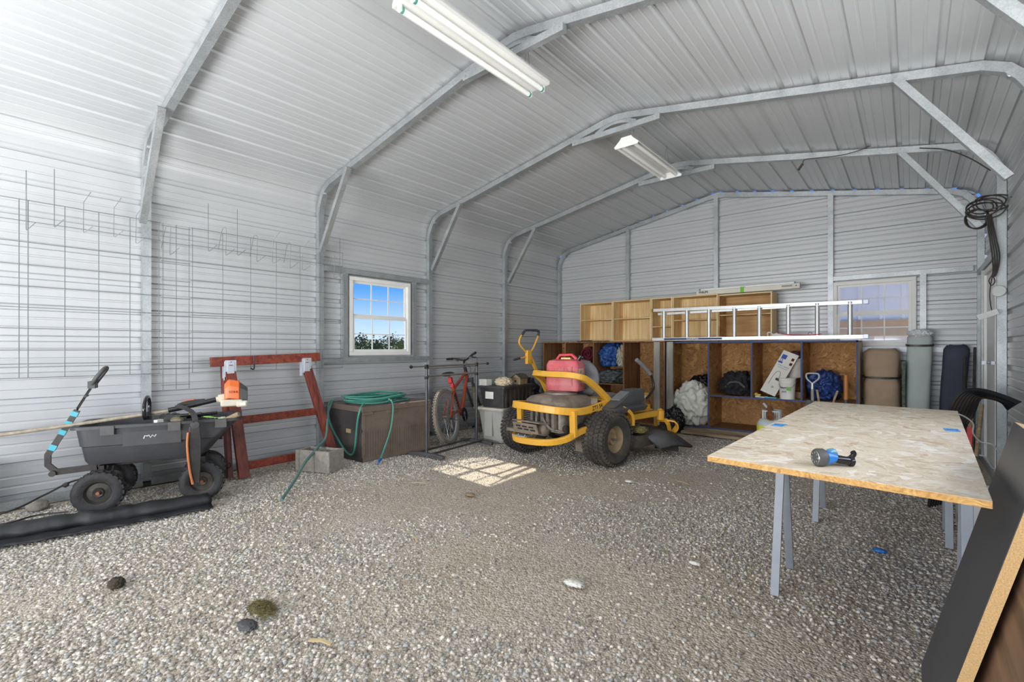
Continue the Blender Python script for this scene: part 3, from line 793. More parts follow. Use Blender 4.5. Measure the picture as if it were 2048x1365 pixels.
def wheel(parent, c, r, wd, ax, m1, m2, hub, name='wheel', tread=22, rimr=.55, prof_k=.8):
    "tyre (with blocks) > rim; axle direction ax"
    ax = Vector(ax).normalized(); c = Vector(c); h = wd/2; ri = r*rimr
    b = B()
    b.lathe([(ri, -h*.75), (r*.70, -h*.98), (r*.86, -h), (r*.96, -h*.8), (r, -h*.35), (r, h*.35), (r*.96, h*.8), (r*.86, h), (r*.70, h*.98), (ri, h*.75)], c, ax, 40, close=True)
    u = ax.orthogonal().normalized(); v = ax.cross(u)
    for k in range(tread):
        for j, off in enumerate((-.6, 0, .6) if tread < 35 else (-.84, -.44, 0, .44, .84)):
            a = 2*PI*(k+(.5 if j % 2 else 0))/tread
            dr_ = u*math.cos(a)+v*math.sin(a); tg = ax.cross(dr_)
            M = Matrix((tg, ax, dr_)).transposed().to_4x4(); M.translation = c+dr_*(r*(1.0 if abs(off) < .5 else .965 if abs(off) < .7 else .955))+ax*off*h
            bl = 2*PI*r/tread
            b.box((0, 0, 0), (bl*.62, h*(.46 if tread < 35 else .32), r*.085), rot=M @ (Matrix.Rotation(R(18 if j % 2 else -18), 4, 'Z') if tread >= 35 else Matrix.Identity(4)))
    t = b.build(name, m1, parent, smooth=True)
    b = B(); b.lathe([(.008, -h*.35), (r*.2, -h*.55), (r*.24, -h*.3), (ri*.8, -h*.25), (ri*.97, -h*.72), (ri*1.02, -h*.75), (ri*1.02, h*.75), (ri*.97, h*.72), (ri*.8, h*.25), (r*.24, h*.3), (r*.2, h*.55), (.008, h*.35)], c, ax, 32)
    q = b.build('rim', m2, t, smooth=True)
    b = B(); b.cyl(c-ax*h*.9, c+ax*h*.9, .011, seg=10); b.build('axle_nut', hub, q)
    return t
for x in (-.3, .3):
    for y in (.0, .42): wheel(cart, (x, y, .146), .143, .10, (0, 1, 0), M_RUBC, M_RIMB, M_COP, rimr=.56)
b = B(); b.bar([(-.57, .2, .275), (-.615, .2, .33), (-.615, .2, .40), (-.57, .2, .485), (-.46, .2, .70)], .035, .02, up=(0, 1, 0)); b.cyl((-.585, .165, .27), (-.585, .235, .27), .02, seg=14)
hd = b.build('handle', M_BLACK, cart)
b = B()
for y in (.175, .225): b.tube([(-.46, .2, .70), (-.455, y, .72), (-.405, y, .82), (-.355, y, .915)], .0045, 6)
b.tube([(-.41, .165, .80), (-.41, .235, .80)], .007, 6); b.build('grip_stem', M_BLACK, hd)
b = B(); b.tube([(-.375, .17, .875), (-.345, .145, .93), (-.31, .155, .985), (-.30, .2, 1.0), (-.31, .245, .985), (-.345, .255, .93), (-.375, .23, .875)], .014, 10, smooth=4); b.box((-.375, .2, .88), (.04, .09, .05)); b.build('grip_loop', M_DGREY, hd, smooth=True)
for (p0, p1) in (((-.597, .2, .43), (-.58, .2, .465)), ((-.545, .2, .535), (-.53, .2, .565)), ((-.51, .2, .60), (-.50, .2, .625)), ((-.48, .2, .66), (-.467, .2, .69))):
    b = B(); b.bar([p0, p1], .0385, .0235, up=(0, 1, 0)); b.build('teal_tape', M_TEAL, hd)

# string trimmer lying across the cart
tr = thing('string_trimmer', 'orange and cream petrol string trimmer lying across the cart, its shaft pointing left', 'trimmer', (.72, .97, .6), R(69.5))
def Lc(x, y, z): return (x, y, z-.6)
b = B(); b.tube([Lc(-1.15, .17, .53), Lc(-.46, .13, .607), Lc(-.05, .12, .655), Lc(.1, .11, .675)], .0125, 10); b.build('dirty_shaft', mat('dirty_shaft', (150, 140, 122), .6, var=.4, scale=30, dust=.6), tr, smooth=True)
b = B(); b.tube([Lc(.08, .11, .675), Lc(.16, .11, .69), Lc(.385, .11, .74)], .019, 12); b.build('grip_sleeve', M_BLACKG, tr, smooth=True)
b = B(); b.tube([Lc(-.06, .12, .645), Lc(-.05, .06, .63), Lc(-.05, -.0, .655), Lc(-.05, -.0, .73), Lc(-.05, .08, .775), Lc(-.05, .17, .775), Lc(-.05, .22, .72), Lc(-.05, .2, .65), Lc(-.055, .14, .64)], .012, 10, smooth=5); b.box(Lc(-.045, .11, .645), (.045, .05, .06)); b.build('loop_handle', M_BLACKG, tr, smooth=True)
b = B(); b.bar([Lc(.14, .11, .705), Lc(.2, .11, .728), Lc(.31, .11, .735)], .035, .03, smooth=3); b.build('throttle_grip', M_BLACK, tr, smooth=True)
b = B(); b.bar([Lc(.17, .11, .735), Lc(.24, .11, .748)], .02, .01); b.build('throttle_lever', M_ORANGE, tr)
b = B(); b.tube([Lc(.385, .11, .74), Lc(.41, .11, .745)], .022, 12); b.bar([Lc(.40, .11, .75), Lc(.47, .11, .76)], .07, .055); b.build('clutch_housing', M_CREAM, tr)
b = B()
loft(b, [[Lc(.44, y, z) for y, z in ((.04, .74), (.18, .74), (.18, .82), (.14, .86), (.08, .86), (.04, .82))], [Lc(.47, y, z) for y, z in ((.03, .75), (.19, .75), (.19, .85), (.15, .895), (.07, .895), (.03, .85))], [Lc(.545, y, z) for y, z in ((.03, .74), (.19, .74), (.19, .835), (.15, .88), (.07, .88), (.03, .835))]], True, True)
eng = b.build('engine_cover', M_ORANGE, tr, smooth=True, bevel=.008)
b = B(); loft(b, [[Lc(.545, y, z) for y, z in ((.035, .735), (.185, .735), (.185, .83), (.15, .87), (.07, .87), (.035, .83))], [Lc(.60, y, z) for y, z in ((.05, .73), (.17, .73), (.17, .80), (.14, .825), (.08, .825), (.05, .80))]], True, True); b.build('air_filter_cover', M_DGREY, tr, bevel=.006)
b = B(); b.box(Lc(.49, .11, .715), (.15, .15, .055)); b.box(Lc(.56, .11, .705), (.08, .16, .05)); b.build('fuel_tank', M_CREAM, tr, bevel=.012, smooth=True)
b = B(); b.box(Lc(.565, .025, .705), (.04, .01, .022)); b.build('fuel_cap', M_PAPER, tr)
text('maker_name', 'STIHL', .026, M_INK, eng, Lc(.505, .028, .80), basis((1, 0, 0), (0, 0, 1)))
# contents
def lw(x, y, z, o=(.72, .97), a=R(69.5)): return (o[0]+x*math.cos(a)-y*math.sin(a), o[1]+x*math.sin(a)+y*math.cos(a), z)
def clothing(name, lab, cat_, c, r, m, seed, amp=.22, freq=2, zmin=None, group=None, lim=None):
    b = B(); b.blob(c, r, amp, freq, seed, 5 if max(r) > .09 else 4, zmin, lim=lim); o = b.build(name, m, smooth='all'); tag(o, lab, cat_, group); return o
clothing('tool_bag', 'dark grey tool bag lying inside the cart below the trimmer shaft', 'bag', lw(.08, .2, .50), (.13, .12, .13), M_DGREY, 3)
clothing('work_glove', 'olive brown work glove bunched in the cart below the trimmer grip', 'glove', lw(.14, .06, .60), (.06, .04, .03), mat('olive_glove', (112, 104, 84), .9), 5)
b = B(); b.box(lw(.03, .03, .605), (.03, .05, .03), rot=R(30)); tag(b.build('paper_packet', M_PAPER), 'small white packet on the cart edge beside the loop handle', 'packet')
b = B(); b.tube([lw(.33+.05*math.cos(k*.5)+.004*k, .05+.03*math.sin(k*.5), .60+.02*math.sin(k*.25)) for k in range(26)], .0025, 6); tag(b.build('green_wire', mat('lime_wire', (150, 214, 90), .5)), 'lime green wire looped inside the cart near the engine', 'wire')
b = B(); b.cyl(lw(.45, .04, .585), lw(.54, -.0, .63), .018, .02, 14); tag(b.build('wooden_mallet_head', M_TANW, smooth=True), 'short wooden handle end poking over the cart rim below the engine', 'tool handle')
b = B(); b.box(lw(.22, .12, .65), (.03, .09, .02), rot=R(80)); tag(b.build('yellow_clamp', mat('dull_yellow', (196, 168, 60), .5)), 'yellow plastic clamp among the tools in the cart', 'clamp')
for k, (x, y, z, a) in enumerate(((.2, .1, .63, 20), (.3, .16, .62, -35), (.27, .24, .6, 60))):
    b = B(); b.cyl(lw(x-.09, y, z), lw(x+.09, y+.03*k-.02, z+.01), .012, seg=10); q = tag(b.build('tool_grip', M_BLACKG, smooth=True), ['black tool grip in the cart, nearest the hanging sheath', 'black tool grip in the cart, under the trimmer engine', 'black tool grip in the cart, farthest toward the wall'][k], 'tool', 'black tool grips in the cart')
clothing('strap_pile', 'tangled black straps and line heaped inside the cart', 'straps', lw(.32, .25, .50), (.12, .12, .1), M_BLACKP, 8, .35, 3)
clothing('white_rope_knot', 'white rope knot near the dump end of the cart', 'rope', lw(.43, .06, .585), (.035, .03, .02), M_PAPER, 9, .4, 4)
# saw sheath hanging over the side
sh = thing('saw_sheath', 'black saw sheath with an orange-brown blade edge, hanging on the cart side', 'sheath', lw(.26, -.08, .15), R(69.5))
b = B(); b.prism([(-.035, .42), (-.04, .30), (-.025, .1), (.0, .0), (.03, .0), (.035, .1), (.04, .32), (.03, .42)], .02, Matrix.Rotation(PI/2, 4, 'X')); b.build('sheath_body', M_BLACK, sh, bevel=.004)
b = B(); b.tube([(-.04, -.03, .38), (-.045, -.03, .28), (-.032, -.03, .12), (-.012, -.03, .0)], .008, 8, smooth=4); b.build('orange_edge', mat('orange_brown', (190, 112, 64), .5), sh, smooth=True)
b = B(); b.lathe([(.001, -.014), (.028, -.012), (.032, 0), (.028, .012), (.001, .014)], (-.0, -.012, .43), (0, 1, 0), 20); b.bar([(0, -.02, .45), (0, -.022, .485), (-.03, .03, .53), (-.12, .14, .565)], .035, .008, smooth=3); b.build('strap', M_BLACKP, sh, smooth=True)

# ================================================================== rolled landscape fabric on the floor
fb = thing('landscape_fabric_roll', 'long black landscape fabric roll lying on the gravel in front of the cart', 'fabric roll', (.95, .7, 0))
b = B(); n = 60; pts = cat_pts([(.62, -.55, .05), (.77, .05, .052), (.84, .35, .055), (.91, .62, .055), (.965, .9, .05), (1.02, 1.23, .045)], 12)
prof_n = 18; rings = []
for i, p in enumerate(pts):
    rad = .052*(1+.2*noise.noise(Vector((0, i*.3, 3)))); ring = []
    for k in range(prof_n):
        a = 2*PI*k/prof_n; kk = 1+.2*noise.noise(Vector((math.cos(a)*1.6, math.sin(a)*1.6, i*.18)))+.16*(.3-abs(noise.noise(Vector((math.cos(a)*3, math.sin(a)*3, i*.35)))))
        ring.append(b.bm.verts.new((p.x+math.cos(a)*rad*kk*1.25, p.y, max(.004, p.z+math.sin(a)*rad*kk-.004))))
    rings.append(ring)
for a, c_ in zip(rings, rings[1:]):
    for k in range(prof_n): b.bm.faces.new([a[k], a[(k+1) % prof_n], c_[(k+1) % prof_n], c_[k]])
b.bm.faces.new(rings[0]); b.bm.faces.new(rings[-1])
b.build('roll', M_LANDS, fb, smooth='all', world=True)
b = B(); rows = []
for i, p in enumerate(pts):
    wd = .13*(1-.6*i/len(pts))+.025*noise.noise(Vector((i*.3, 2, 0))); r_ = []
    for k in range(6):
        u = k/5; r_.append((b.bm.verts.new((p.x+.05+wd*u, p.y, .012+.02*(1-u)+.008*noise.noise(Vector((i*.4, k*.8, 5)))))))
    rows.append(r_)
for a, c_ in zip(rows, rows[1:]):
    for k in range(5): b.bm.faces.new([a[k], a[k+1], c_[k+1], c_[k]])
o = b.build('loose_flap', M_LANDS, fb, smooth='all', world=True); so_ = o.modifiers.new('solid', 'SOLIDIFY'); so_.thickness = .003

# bungee cord and rope near the left edge
b = B(); b.tube([(.30, -.2, .03), (.33, .236, .05), (.22, .45, .10), (.19, .60, .16), (.22, .72, .17), (.36, .80, .16)], .007, 8, smooth=6); b.lathe([(.001, -.02), (.018, -.012), (.018, .012), (.001, .02)], (.2, .57, .145), (0, 1, .5), 10)
tag(b.build('pull_rope', M_BLACK, smooth=True), 'black rope tied to the cart axle and running off the left edge of the photo', 'rope')
b = B(); b.tube([(.42, .0, .012), (.45, .26, .012), (.40, .40, .014), (.46, .55, .012)], .006, 8, smooth=6)
tag(b.build('rope_end', M_BLACK, smooth=True), 'short black rope end lying on the gravel left of the cart wheel', 'rope')
b = B(); b.blob((.2, .42, .03), (.05, .06, .04), .2, 1.4, 4, 3, 0); tag(b.build('stone', M_ROCK, smooth='all'), 'large grey stone on the gravel against the left wall near the rope', 'stone')
tw = thing('utility_wheel', 'edge of a black rubber wheel standing against the left wall at the photo edge', 'wheel', (.17, .02, 0))
wheel(tw, (0, 0, .2), .2, .07, (1, .1, 0), M_RUBC, M_RIMB, M_ZINC, name='tyre')

# ================================================================== red stained wooden A-frame leaning on the wall
af = thing('wooden_trestle_frame', 'red-brown stained wooden frame with metal brackets leaning on the left wall', 'wooden frame', (.44, 2.0, 0))
def board(name, p0, p1, w_, th, m, par, up=(1, 0, 0), bev=.003, world=True):
    b = B(); b.bar([p0, p1], w_, th, up=up); o = b.build(name, m, par, world=world, bevel=bev); return o
l1t, l1b = Vector((.20, 1.655, .99)), Vector((.47, 1.68, .01)); l2t, l2b = Vector((.20, 2.36, 1.0)), Vector((.42, 2.56, .01))
board('top_beam', (.215, 1.50, 1.02), (.215, 2.50, 1.055), .04, .085, M_REDWX, af, up=(0, 0, 1))
board('leg', l1t, l1b, .088, .04, M_REDW, af); board('leg', l2t, l2b, .088, .04, M_REDW, af)
board('leg', l1t+Vector((-.045, -.03, 0)), Vector((.36, 1.60, .01)), .04, .07, M_REDW, af)
def on(a, c_, t): return a+(c_-a)*t
for t_ in (.50, .90):
    board('crossbar', on(l1t, l1b, t_)+Vector((.0, .045, 0)), on(l2t, l2b, t_)+Vector((.0, -.045, 0)), .03, .07, M_REDWX, af, up=(0, 0, 1))
for p in (l1t, l2t):
    b = B(); q = p+Vector((.032, 0, -.03)); b.box(q, (.008, .095, .15)); b.box(q+Vector((-.02, -.05, -.02)), (.05, .006, .17)); b.box(q+Vector((.006, 0, .0)), (.006, .06, .12)); mq = b.build('metal_bracket', M_ZINC, af, world=True, bevel=.002)
    b = B(); b.box(q+Vector((.010, 0, .03)), (.004, .03, .008)); b.cyl(q+Vector((.008, 0, .058)), q+Vector((.013, 0, .058)), .005, seg=8); b.build('red_slot', M_COP, mq, world=True)
b = B(); b.tube([(.255, 1.84, 1.07), (.26, 1.845, 1.0), (.27, 1.84, .955), (.29, 1.82, .95), (.30, 1.80, .96)], .006, 8, smooth=4); b.build('j_hook', M_BLACKG, af, world=True, smooth=True)
b = B(); b.lathe([(.02, -.006), (.028, 0), (.02, .006)], (.41, 1.57, .13), (1, 0, 0), 18, close=True); b.build('ring', M_BLACK, af, world=True)

# concrete block
cb = B()
cm = Matrix.Translation((.66, 2.27, 0)) @ Matrix.Rotation(R(22), 4, 'Z')
def ring_block(b, M, L, Wd, H, holes):
    # outer shell and webs as boxes joined
    t_ = .028
    b.box((0, 0, 0), (L, t_, H), rot=M @ Matrix.Translation((0, -Wd/2+t_/2, H/2))); b.box((0, 0, 0), (L, t_, H), rot=M @ Matrix.Translation((0, Wd/2-t_/2, H/2)))
    for x in (-L/2+t_/2, 0, L/2-t_/2): b.box((0, 0, 0), (t_, Wd-2*t_, H), rot=M @ Matrix.Translation((x, 0, H/2)))
    for x in (-L/2+.02, L/2-.02, 0):
        for y in (-Wd/2-.004, Wd/2+.004): b.box((0, 0, 0), (.04, .012, H), rot=M @ Matrix.Translation((x, y, H/2)))
ring_block(cb, cm @ Matrix.Rotation(R(0), 4, 'Z'), .38, .19, .195, 2)
tag(cb.build('concrete_block', M_CONC, bevel=.005), 'grey hollow concrete block on the gravel beside the red frame', 'concrete block')

# ================================================================== deck storage box
db = thing('storage_box', 'brown resin deck storage box along the left wall, green hose on its lid', 'storage box', (.41, 3.4, 0))
x0, x1, y0, y1, zt = .07, .73, 2.68, 3.54, .50
b = B(); b.bx(x0+.01, x1-.012, y0+.012, y1-.012, .02, zt); b.build('inner_shell', M_DARKR, db, world=True)
b = B()   # front long side with grooves
b.bx(x1-.012, x1, y0, y1, .0, .045); b.bx(x1-.012, x1, y0, y1, .30, .325); b.bx(x1-.012, x1+.004, y0, y0+.03, 0, zt); b.bx(x1-.012, x1+.004, y1-.03, y1, 0, zt)
b.bx(x1-.012, x1-.002, y0+.03, y1-.03, .325, zt)
y = y0+.03
while y < y1-.05: b.bx(x1-.012, x1-.003, y+.006, y+.03, .045, .30); b.bx(x1-.012, x1-.007, y, y+.006, .045, .3); y += .03
b.build('long_side', M_BROWNR, db, world=True)
b = B(); b.bx(x0, x1-.012, y0, y0+.012, .0, .05); b.bx(x0, x1-.012, y0, y0+.012, .42, zt); b.bx(x0, x0+.05, y0, y0+.012, .05, .42); b.bx(x1-.062, x1-.012, y0, y0+.012, .05, .42); b.bx(x0+.05, x1-.062, y0+.006, y0+.012, .05, .42); b.build('short_side', M_DARKR, db, world=True)
b = B(); b.bx(x1-.30, x1-.22, y0-.001, y0+.006, .27, .31); b.build('label', mat('worn_label', (176, 154, 112), .7), db, world=True)
b = B(); b.bx(x0-.01, x1+.012, y0-.012, y1+.012, zt+.0, zt+.055)
b.bx(x1+.002, x1+.010, y0, y0+.12, zt-.03, zt); b.bx(x1+.002, x1+.010, y0+.28, y0+.42, zt-.035, zt); b.bx(x1+.002, x1+.010, y0+.8, y0+.95, zt-.03, zt)
lid = b.build('lid', M_BROWNR, db, world=True, bevel=.006)
# hose coils
hs = thing('garden_hose', 'green garden hose coiled on the brown storage box, loops hanging to the ground', 'hose', (.42, 2.95, zt+.055))
pts = []; rr = random.Random(4)
for k in range(130):
    a = k*.32; turn = a/(2*PI)
    rx = .22+.05*math.sin(turn*1.7)+.02*math.sin(turn*5); ry = .32+.07*math.cos(turn*2.3)
    pts.append((.42+rx*math.cos(a)+.03*math.sin(turn*3), 3.02+ry*math.sin(a)+.035*math.cos(turn*2.1), zt+.066+min(.1, .012*turn)+.006*math.sin(a*3)))
b = B(); b.tube(pts, .0085, 8, smooth=2); b.build('coil', M_HOSE, hs, world=True, smooth=True)
b = B(); b.tube([(.16, 2.70, zt+.09), (.13, 2.655, .54), (.17, 2.645, .35), (.40, 2.65, .13), (.56, 2.65, .06), (.64, 2.65, .14), (.70, 2.64, .40), (.72, 2.66, .53), (.66, 2.74, zt+.09)], .0095, 8, smooth=6); b.build('hanging_loop', M_HOSE, hs, world=True, smooth=True)
b = B(); b.tube([(.62, 3.06, zt+.10), (.73, 3.03, .58), (.765, 3.02, .50), (.765, 2.99, .30), (.80, 2.88, .10), (.86, 2.80, .03)], .0085, 8, smooth=6); b.build('hanging_end', M_HOSE, hs, world=True, smooth=True)
b = B(); b.cyl((.855, 2.805, .032), (.91, 2.74, .02), .014, .011, 12); b.build('blue_coupling', M_NOZZ, hs, world=True, smooth=True)
# separate old hose running over the block
b = B(); P_ = [(.15, 2.68, .575), (.30, 2.55, .46), (.50, 2.42, .27), (.66, 2.25, .212), (.80, 2.06, .13), (1.0, 1.88, .06), (1.36, 1.60, .02)]
b.tube(P_, .0125, 10, smooth=6); tag(b.build('cut_hose', mat('dull_green_hose', (70, 122, 118), .5, var=.2, dust=.4), smooth=True), 'dull green cut hose sloping from the storage box over the block to the gravel', 'hose')

# ================================================================== garment rack
gr = thing('garment_rack', 'chrome rolling garment rack with double top bars and black base feet', 'clothes rack', (1.0, 3.68, 0))
A_ = Vector((1.04, 3.24, 0)); E_ = Vector((.93, 4.10, 0))
dd = (E_-A_).normalized(); pp = Vector((dd.y, -dd.x, 0))
for c, nme in ((A_, 'near'), (E_, 'far')):
    b = B(); b.bar([c-pp*.235+Vector((0, 0, .022)), c-pp*.1+Vector((0, 0, .034)), c+pp*.1+Vector((0, 0, .034)), c+pp*.235+Vector((0, 0, .022))], .05, .036); b.build('foot', M_DGREY, gr, world=True, bevel=.008)
    b = B(); b.tube([c+Vector((0, 0, .05)), c+Vector((0, 0, .945))], .015, 12); b.build('upright', M_STEELD, gr, world=True, smooth=True)
    b = B(); b.box(c+Vector((0, 0, .95)), (.032, .032, .045)); b.build('top_clamp', M_BLACK, gr, world=True, bevel=.004)
    b = B(); b.box(c+Vector((0, 0, .835)), (.032, .032, .03)); b.build('lower_clamp', M_BLACK, gr, world=True, bevel=.004)
for off in (-.09, .09):
    b = B(); b.tube([A_+pp*off+Vector((0, 0, .05)), E_+pp*off+Vector((0, 0, .05))], .011, 10); b.build('base_rail', M_STEELD, gr, world=True, smooth=True)
for z, ex, r_ in ((.955, 0, .012), (.85, 0, .011), (.93, 0, .006)):
    b = B(); b.tube([A_+Vector((0, 0, z)), E_+Vector((0, 0, z))], r_, 12); b.build('hanging_bar', M_CHROME, gr, world=True, smooth=True)
for c, s_ in ((A_, -1), (E_, 1)):
    b = B(); b.tube([c+Vector((0, 0, .955)), c+dd*s_*.22+Vector((0, 0, .955))], .008, 10); q = b.build('extension_bar', M_CHROME, gr, world=True, smooth=True)
    b = B(); b.lathe([(.001, -.012), (.016, -.008), (.018, 0), (.016, .008), (.001, .012)], c+dd*s_*.225+Vector((0, 0, .955)), dd, 12); b.build('end_knob', M_BLACKG, q, world=True, smooth=True)

# ================================================================== bicycle leaning to the wall
bk = bpy.data.objects.new('bicycle', None); C.objects.link(bk); bk.empty_display_size = .1
Mb = Matrix.Translation((.74, 3.86, 0)) @ Matrix.Rotation(R(113), 4, 'Z') @ Matrix.Rotation(R(-9), 4, 'X')
bk.matrix_basis = Mb; tag(bk, 'red mountain bike with a red seat-post reflector, leaning behind the garment rack', 'bicycle')
def bwheel(cx, cy, rot=0, name='rear_wheel'):
    ax = (math.sin(-rot), math.cos(rot), 0)
    b = B(); b.lathe([(.285, -.018), (.31, -.024), (.327, -.014), (.331, 0), (.327, .014), (.31, .024), (.285, .018)], (cx, cy, .331), ax, 48, close=True)
    u = Vector(ax).orthogonal().normalized(); v = Vector(ax).cross(u)
    for k in range(56):
        a = 2*PI*k/56
        for off in (-.013, .013):
            dr_ = u*math.cos(a)+v*math.sin(a); tg = Vector(ax).cross(dr_); M = Matrix((tg, Vector(ax), dr_)).transposed().to_4x4(); M.translation = Vector((cx, cy, .331))+dr_*.330+Vector(ax)*off
            b.box((0, 0, 0), (.016, .014, .012), rot=M)
    t = b.build(name, mat('dusty_tyre', (128, 122, 112), .9, var=.2, dust=.6) if 'dusty_tyre' not in MATS else MATS['dusty_tyre'], bk, smooth=True)
    b = B(); b.lathe([(.262, -.011), (.285, -.014), (.290, 0), (.285, .014), (.262, .011)], (cx, cy, .331), ax, 48, close=True); b.build('rim', M_ALU, t, smooth=True)
    b = B(); c = Vector((cx, cy, .331)); A = Vector(ax).normalized()
    for k in range(28):
        a = 2*PI*k/28; s_ = 1 if k % 2 else -1
        b.tube([c+A*.028*s_+(u*math.cos(a+.5*s_)+v*math.sin(a+.5*s_))*.02, c+(u*math.cos(a)+v*math.sin(a))*.266], .0012, 4)
    b.build('spokes', M_ALU, t)
    b = B(); b.cyl(c-A*.05, c+A*.05, .017, seg=14); b.build('hub', M_CHROME, t, smooth=True)
    return t
rw = bwheel(0, 0, 0, 'rear_wheel'); fw = bwheel(.98, .0, .35, 'front_wheel')
b = B(); b.lathe([(.02, .035), (.085, .036), (.08, .040), (.02, .041)], (0, 0, .331), (0, -1, 0), 28); b.build('disc_rotor', M_ENGD, rw, smooth=True)
b = B()
for p, r_ in (([(.42, 0, .30), (.32, 0, .62), (.25, 0, .74)], .018), ([(.42, 0, .30), (.60, 0, .52), (.80, 0, .80)], .024), ([(.30, 0, .64), (.55, 0, .74), (.80, 0, .84)], .02), ([(0, .05, .331), (.25, .04, .36), (.42, .02, .32)], .012), ([(0, -.05, .331), (.25, -.04, .36), (.42, -.02, .32)], .012), ([(0, .05, .331), (.2, .03, .56), (.30, .01, .60)], .011), ([(0, -.05, .331), (.2, -.03, .56), (.30, -.01, .60)], .011)):
    b.tube(p, r_, 10, smooth=3)
b.build('frame', M_REDF, bk, smooth=True)
b = B(); b.tube([(.34, 0, .40), (.30, 0, .58)], .022, 12); b.build('shock', M_BLACK, bk, smooth=True)
b = B(); b.cyl((.79, 0, .76), (.77, 0, .90), .022, seg=14); b.tube([(.77, 0, .90), (.76, 0, .96), (.80, 0, 1.0)], .014, 10, smooth=3)
b.build('head_stem', M_BLACK, bk, smooth=True)
b = B()
for y in (-.055, .055): b.tube([(.80, y, .72), (.98, y, .34)], .017, 10)
b.box((.80, 0, .72), (.05, .15, .06)); b.build('suspension_fork', M_DGREY, bk, smooth=True)
hb = B(); ca, sa = math.cos(-.5), math.sin(-.5)
def hp(x, y, z): return (.80+x*ca-y*sa, x*sa+y*ca, z)
hb.tube([hp(-.08, -.33, 1.055), hp(-.03, -.18, 1.04), hp(0, -.05, 1.0), hp(0, .05, 1.0), hp(-.03, .18, 1.04), hp(-.08, .33, 1.055)], .011, 10, smooth=4); q = hb.build('handlebar', M_BLACK, bk, smooth=True)
for s_ in (-1, 1):
    b = B(); b.tube([hp(-.04, .21*s_, 1.042), hp(-.085, .345*s_, 1.057)], .017, 12); b.build('grip', M_BLACKG, q, smooth=True)
    b = B(); b.tube([hp(.0, .12*s_, 1.02), hp(.03, .2*s_, 1.0)], .006, 8); b.box(hp(-.01, .15*s_, 1.02), (.04, .04, .03)); b.build('brake_lever', M_BLACK, q)
    b = B(); b.tube([hp(-.0, .12*s_, 1.02), hp(.10, .14*s_, 1.0), hp(.12, .05*s_, .86), (.80, .01*s_, .72)], .003, 6, smooth=5); b.build('cable', M_BLACK, q, smooth=True)
b = B(); b.tube([(.30, 0, .62), (.235, 0, .80)], .014, 10); b.build('seat_post', M_ORANGE, bk, smooth=True)
b = B(); b.blob((.20, 0, .835), (.14, .06, .028), .1, 1, 2, 3); q = b.build('saddle', M_BLACK, bk, smooth='all')
b = B(); b.box((.235, -.005, .755), (.05, .05, .07), rot=Matrix.Translation((0, 0, 0))); b.box((.255, -.012, .69), (.04, .045, .055)); b.build('red_reflector', M_REDB, bk, bevel=.006)
b = B(); b.lathe([(.04, -.003), (.088, -.003), (.09, 0), (.088, .003), (.04, .003)], (.42, -.05, .30), (0, 1, 0), 26, close=True); b.tube([(.42, -.05, .30), (.40, -.07, .14)], .01, 8); b.box((.40, -.11, .135), (.09, .08, .02)); b.tube([(.42, .06, .30), (.44, .08, .46)], .01, 8); b.build('crankset', M_BLACK, bk, smooth=True)
b = B(); b.tube([(.0, -.05, .30), (.42, -.05, .215)], .004, 6); b.tube([(.0, -.05, .37), (.42, -.05, .385)], .004, 6); b.box((.0, -.055, .24), (.03, .02, .10)); b.build('chain', M_ENGD, bk)

# ================================================================== totes and what is on them
tt = thing('storage_tote', 'large pale translucent grey tote standing under the black tote, beside the bike', 'tote', (.98, 4.56, 0), R(6))
b = B(); loft(b, [rring(-.14, .15, -.27, .27, .04, .0), rring(-.185, .185, -.32, .32, .045, .385)], True, False)
loft(b, [rring(-.185, .185, -.32, .32, .045, .385), rring(-.205, .205, -.345, .345, .045, .39), rring(-.205, .205, -.345, .345, .045, .405)], False, True)
b.box((-.02, -.30, .23), (.11, .04, .30)); b.build('tub', M_TOTE, tt, smooth=True)
b = B(); b.prism(rr_rect(-.21, .21, -.35, .35, .045), .018, Matrix.Translation((0, 0, .4055))); b.build('lid', M_CREAM, tt)
bt = thing('storage_tote', 'black tote with a white label, stacked on the pale grey tote', 'tote', (1.0, 4.58, .4235), R(6))
b = B(); loft(b, [rring(-.16, .16, -.30, .30, .03, .0), rring(-.185, .185, -.335, .335, .03, .235), rring(-.205, .205, -.355, .355, .03, .237), rring(-.205, .205, -.355, .355, .03, .26)], True, True)
for k in range(7): b.box((.178, -.27+.09*k, .12), (.015, .03, .22))
b.build('tub', M_BLACKP, bt, smooth=True)
b = B(); b.box((-.03, -.332, .15), (.12, .004, .085), rot=Matrix.Rotation(0, 4, 'X')); b.build('label', M_PAPER, bt)
b = B(); b.box((.88, 4.31, .7235), (.12, .10, .075), rot=None); tag(b.build('white_box', M_CARD, bevel=.002), 'small white box on the left corner of the black tote', 'box')
clothing('rag', 'cream coloured rag heaped on the black tote', 'rag', (1.05, 4.46, .725), (.10, .09, .055), mat('cream_cloth', (214, 200, 168), .9, bump=.2), 12, .35, 2.4, .6855)
bh = thing('birdhouse', 'small unpainted wooden birdhouse with a dark shingle roof on the black tote', 'birdhouse', (1.06, 4.76, .6855), R(6))
b = B(); b.box((0, 0, .04), (.13, .17, .08)); b.prism([(-.065, .08), (.065, .08), (0, .125)], .17, Matrix.Translation((0, .085, 0)) @ Matrix.Rotation(PI/2, 4, 'X')); b.build('house_body', M_TANW, bh)
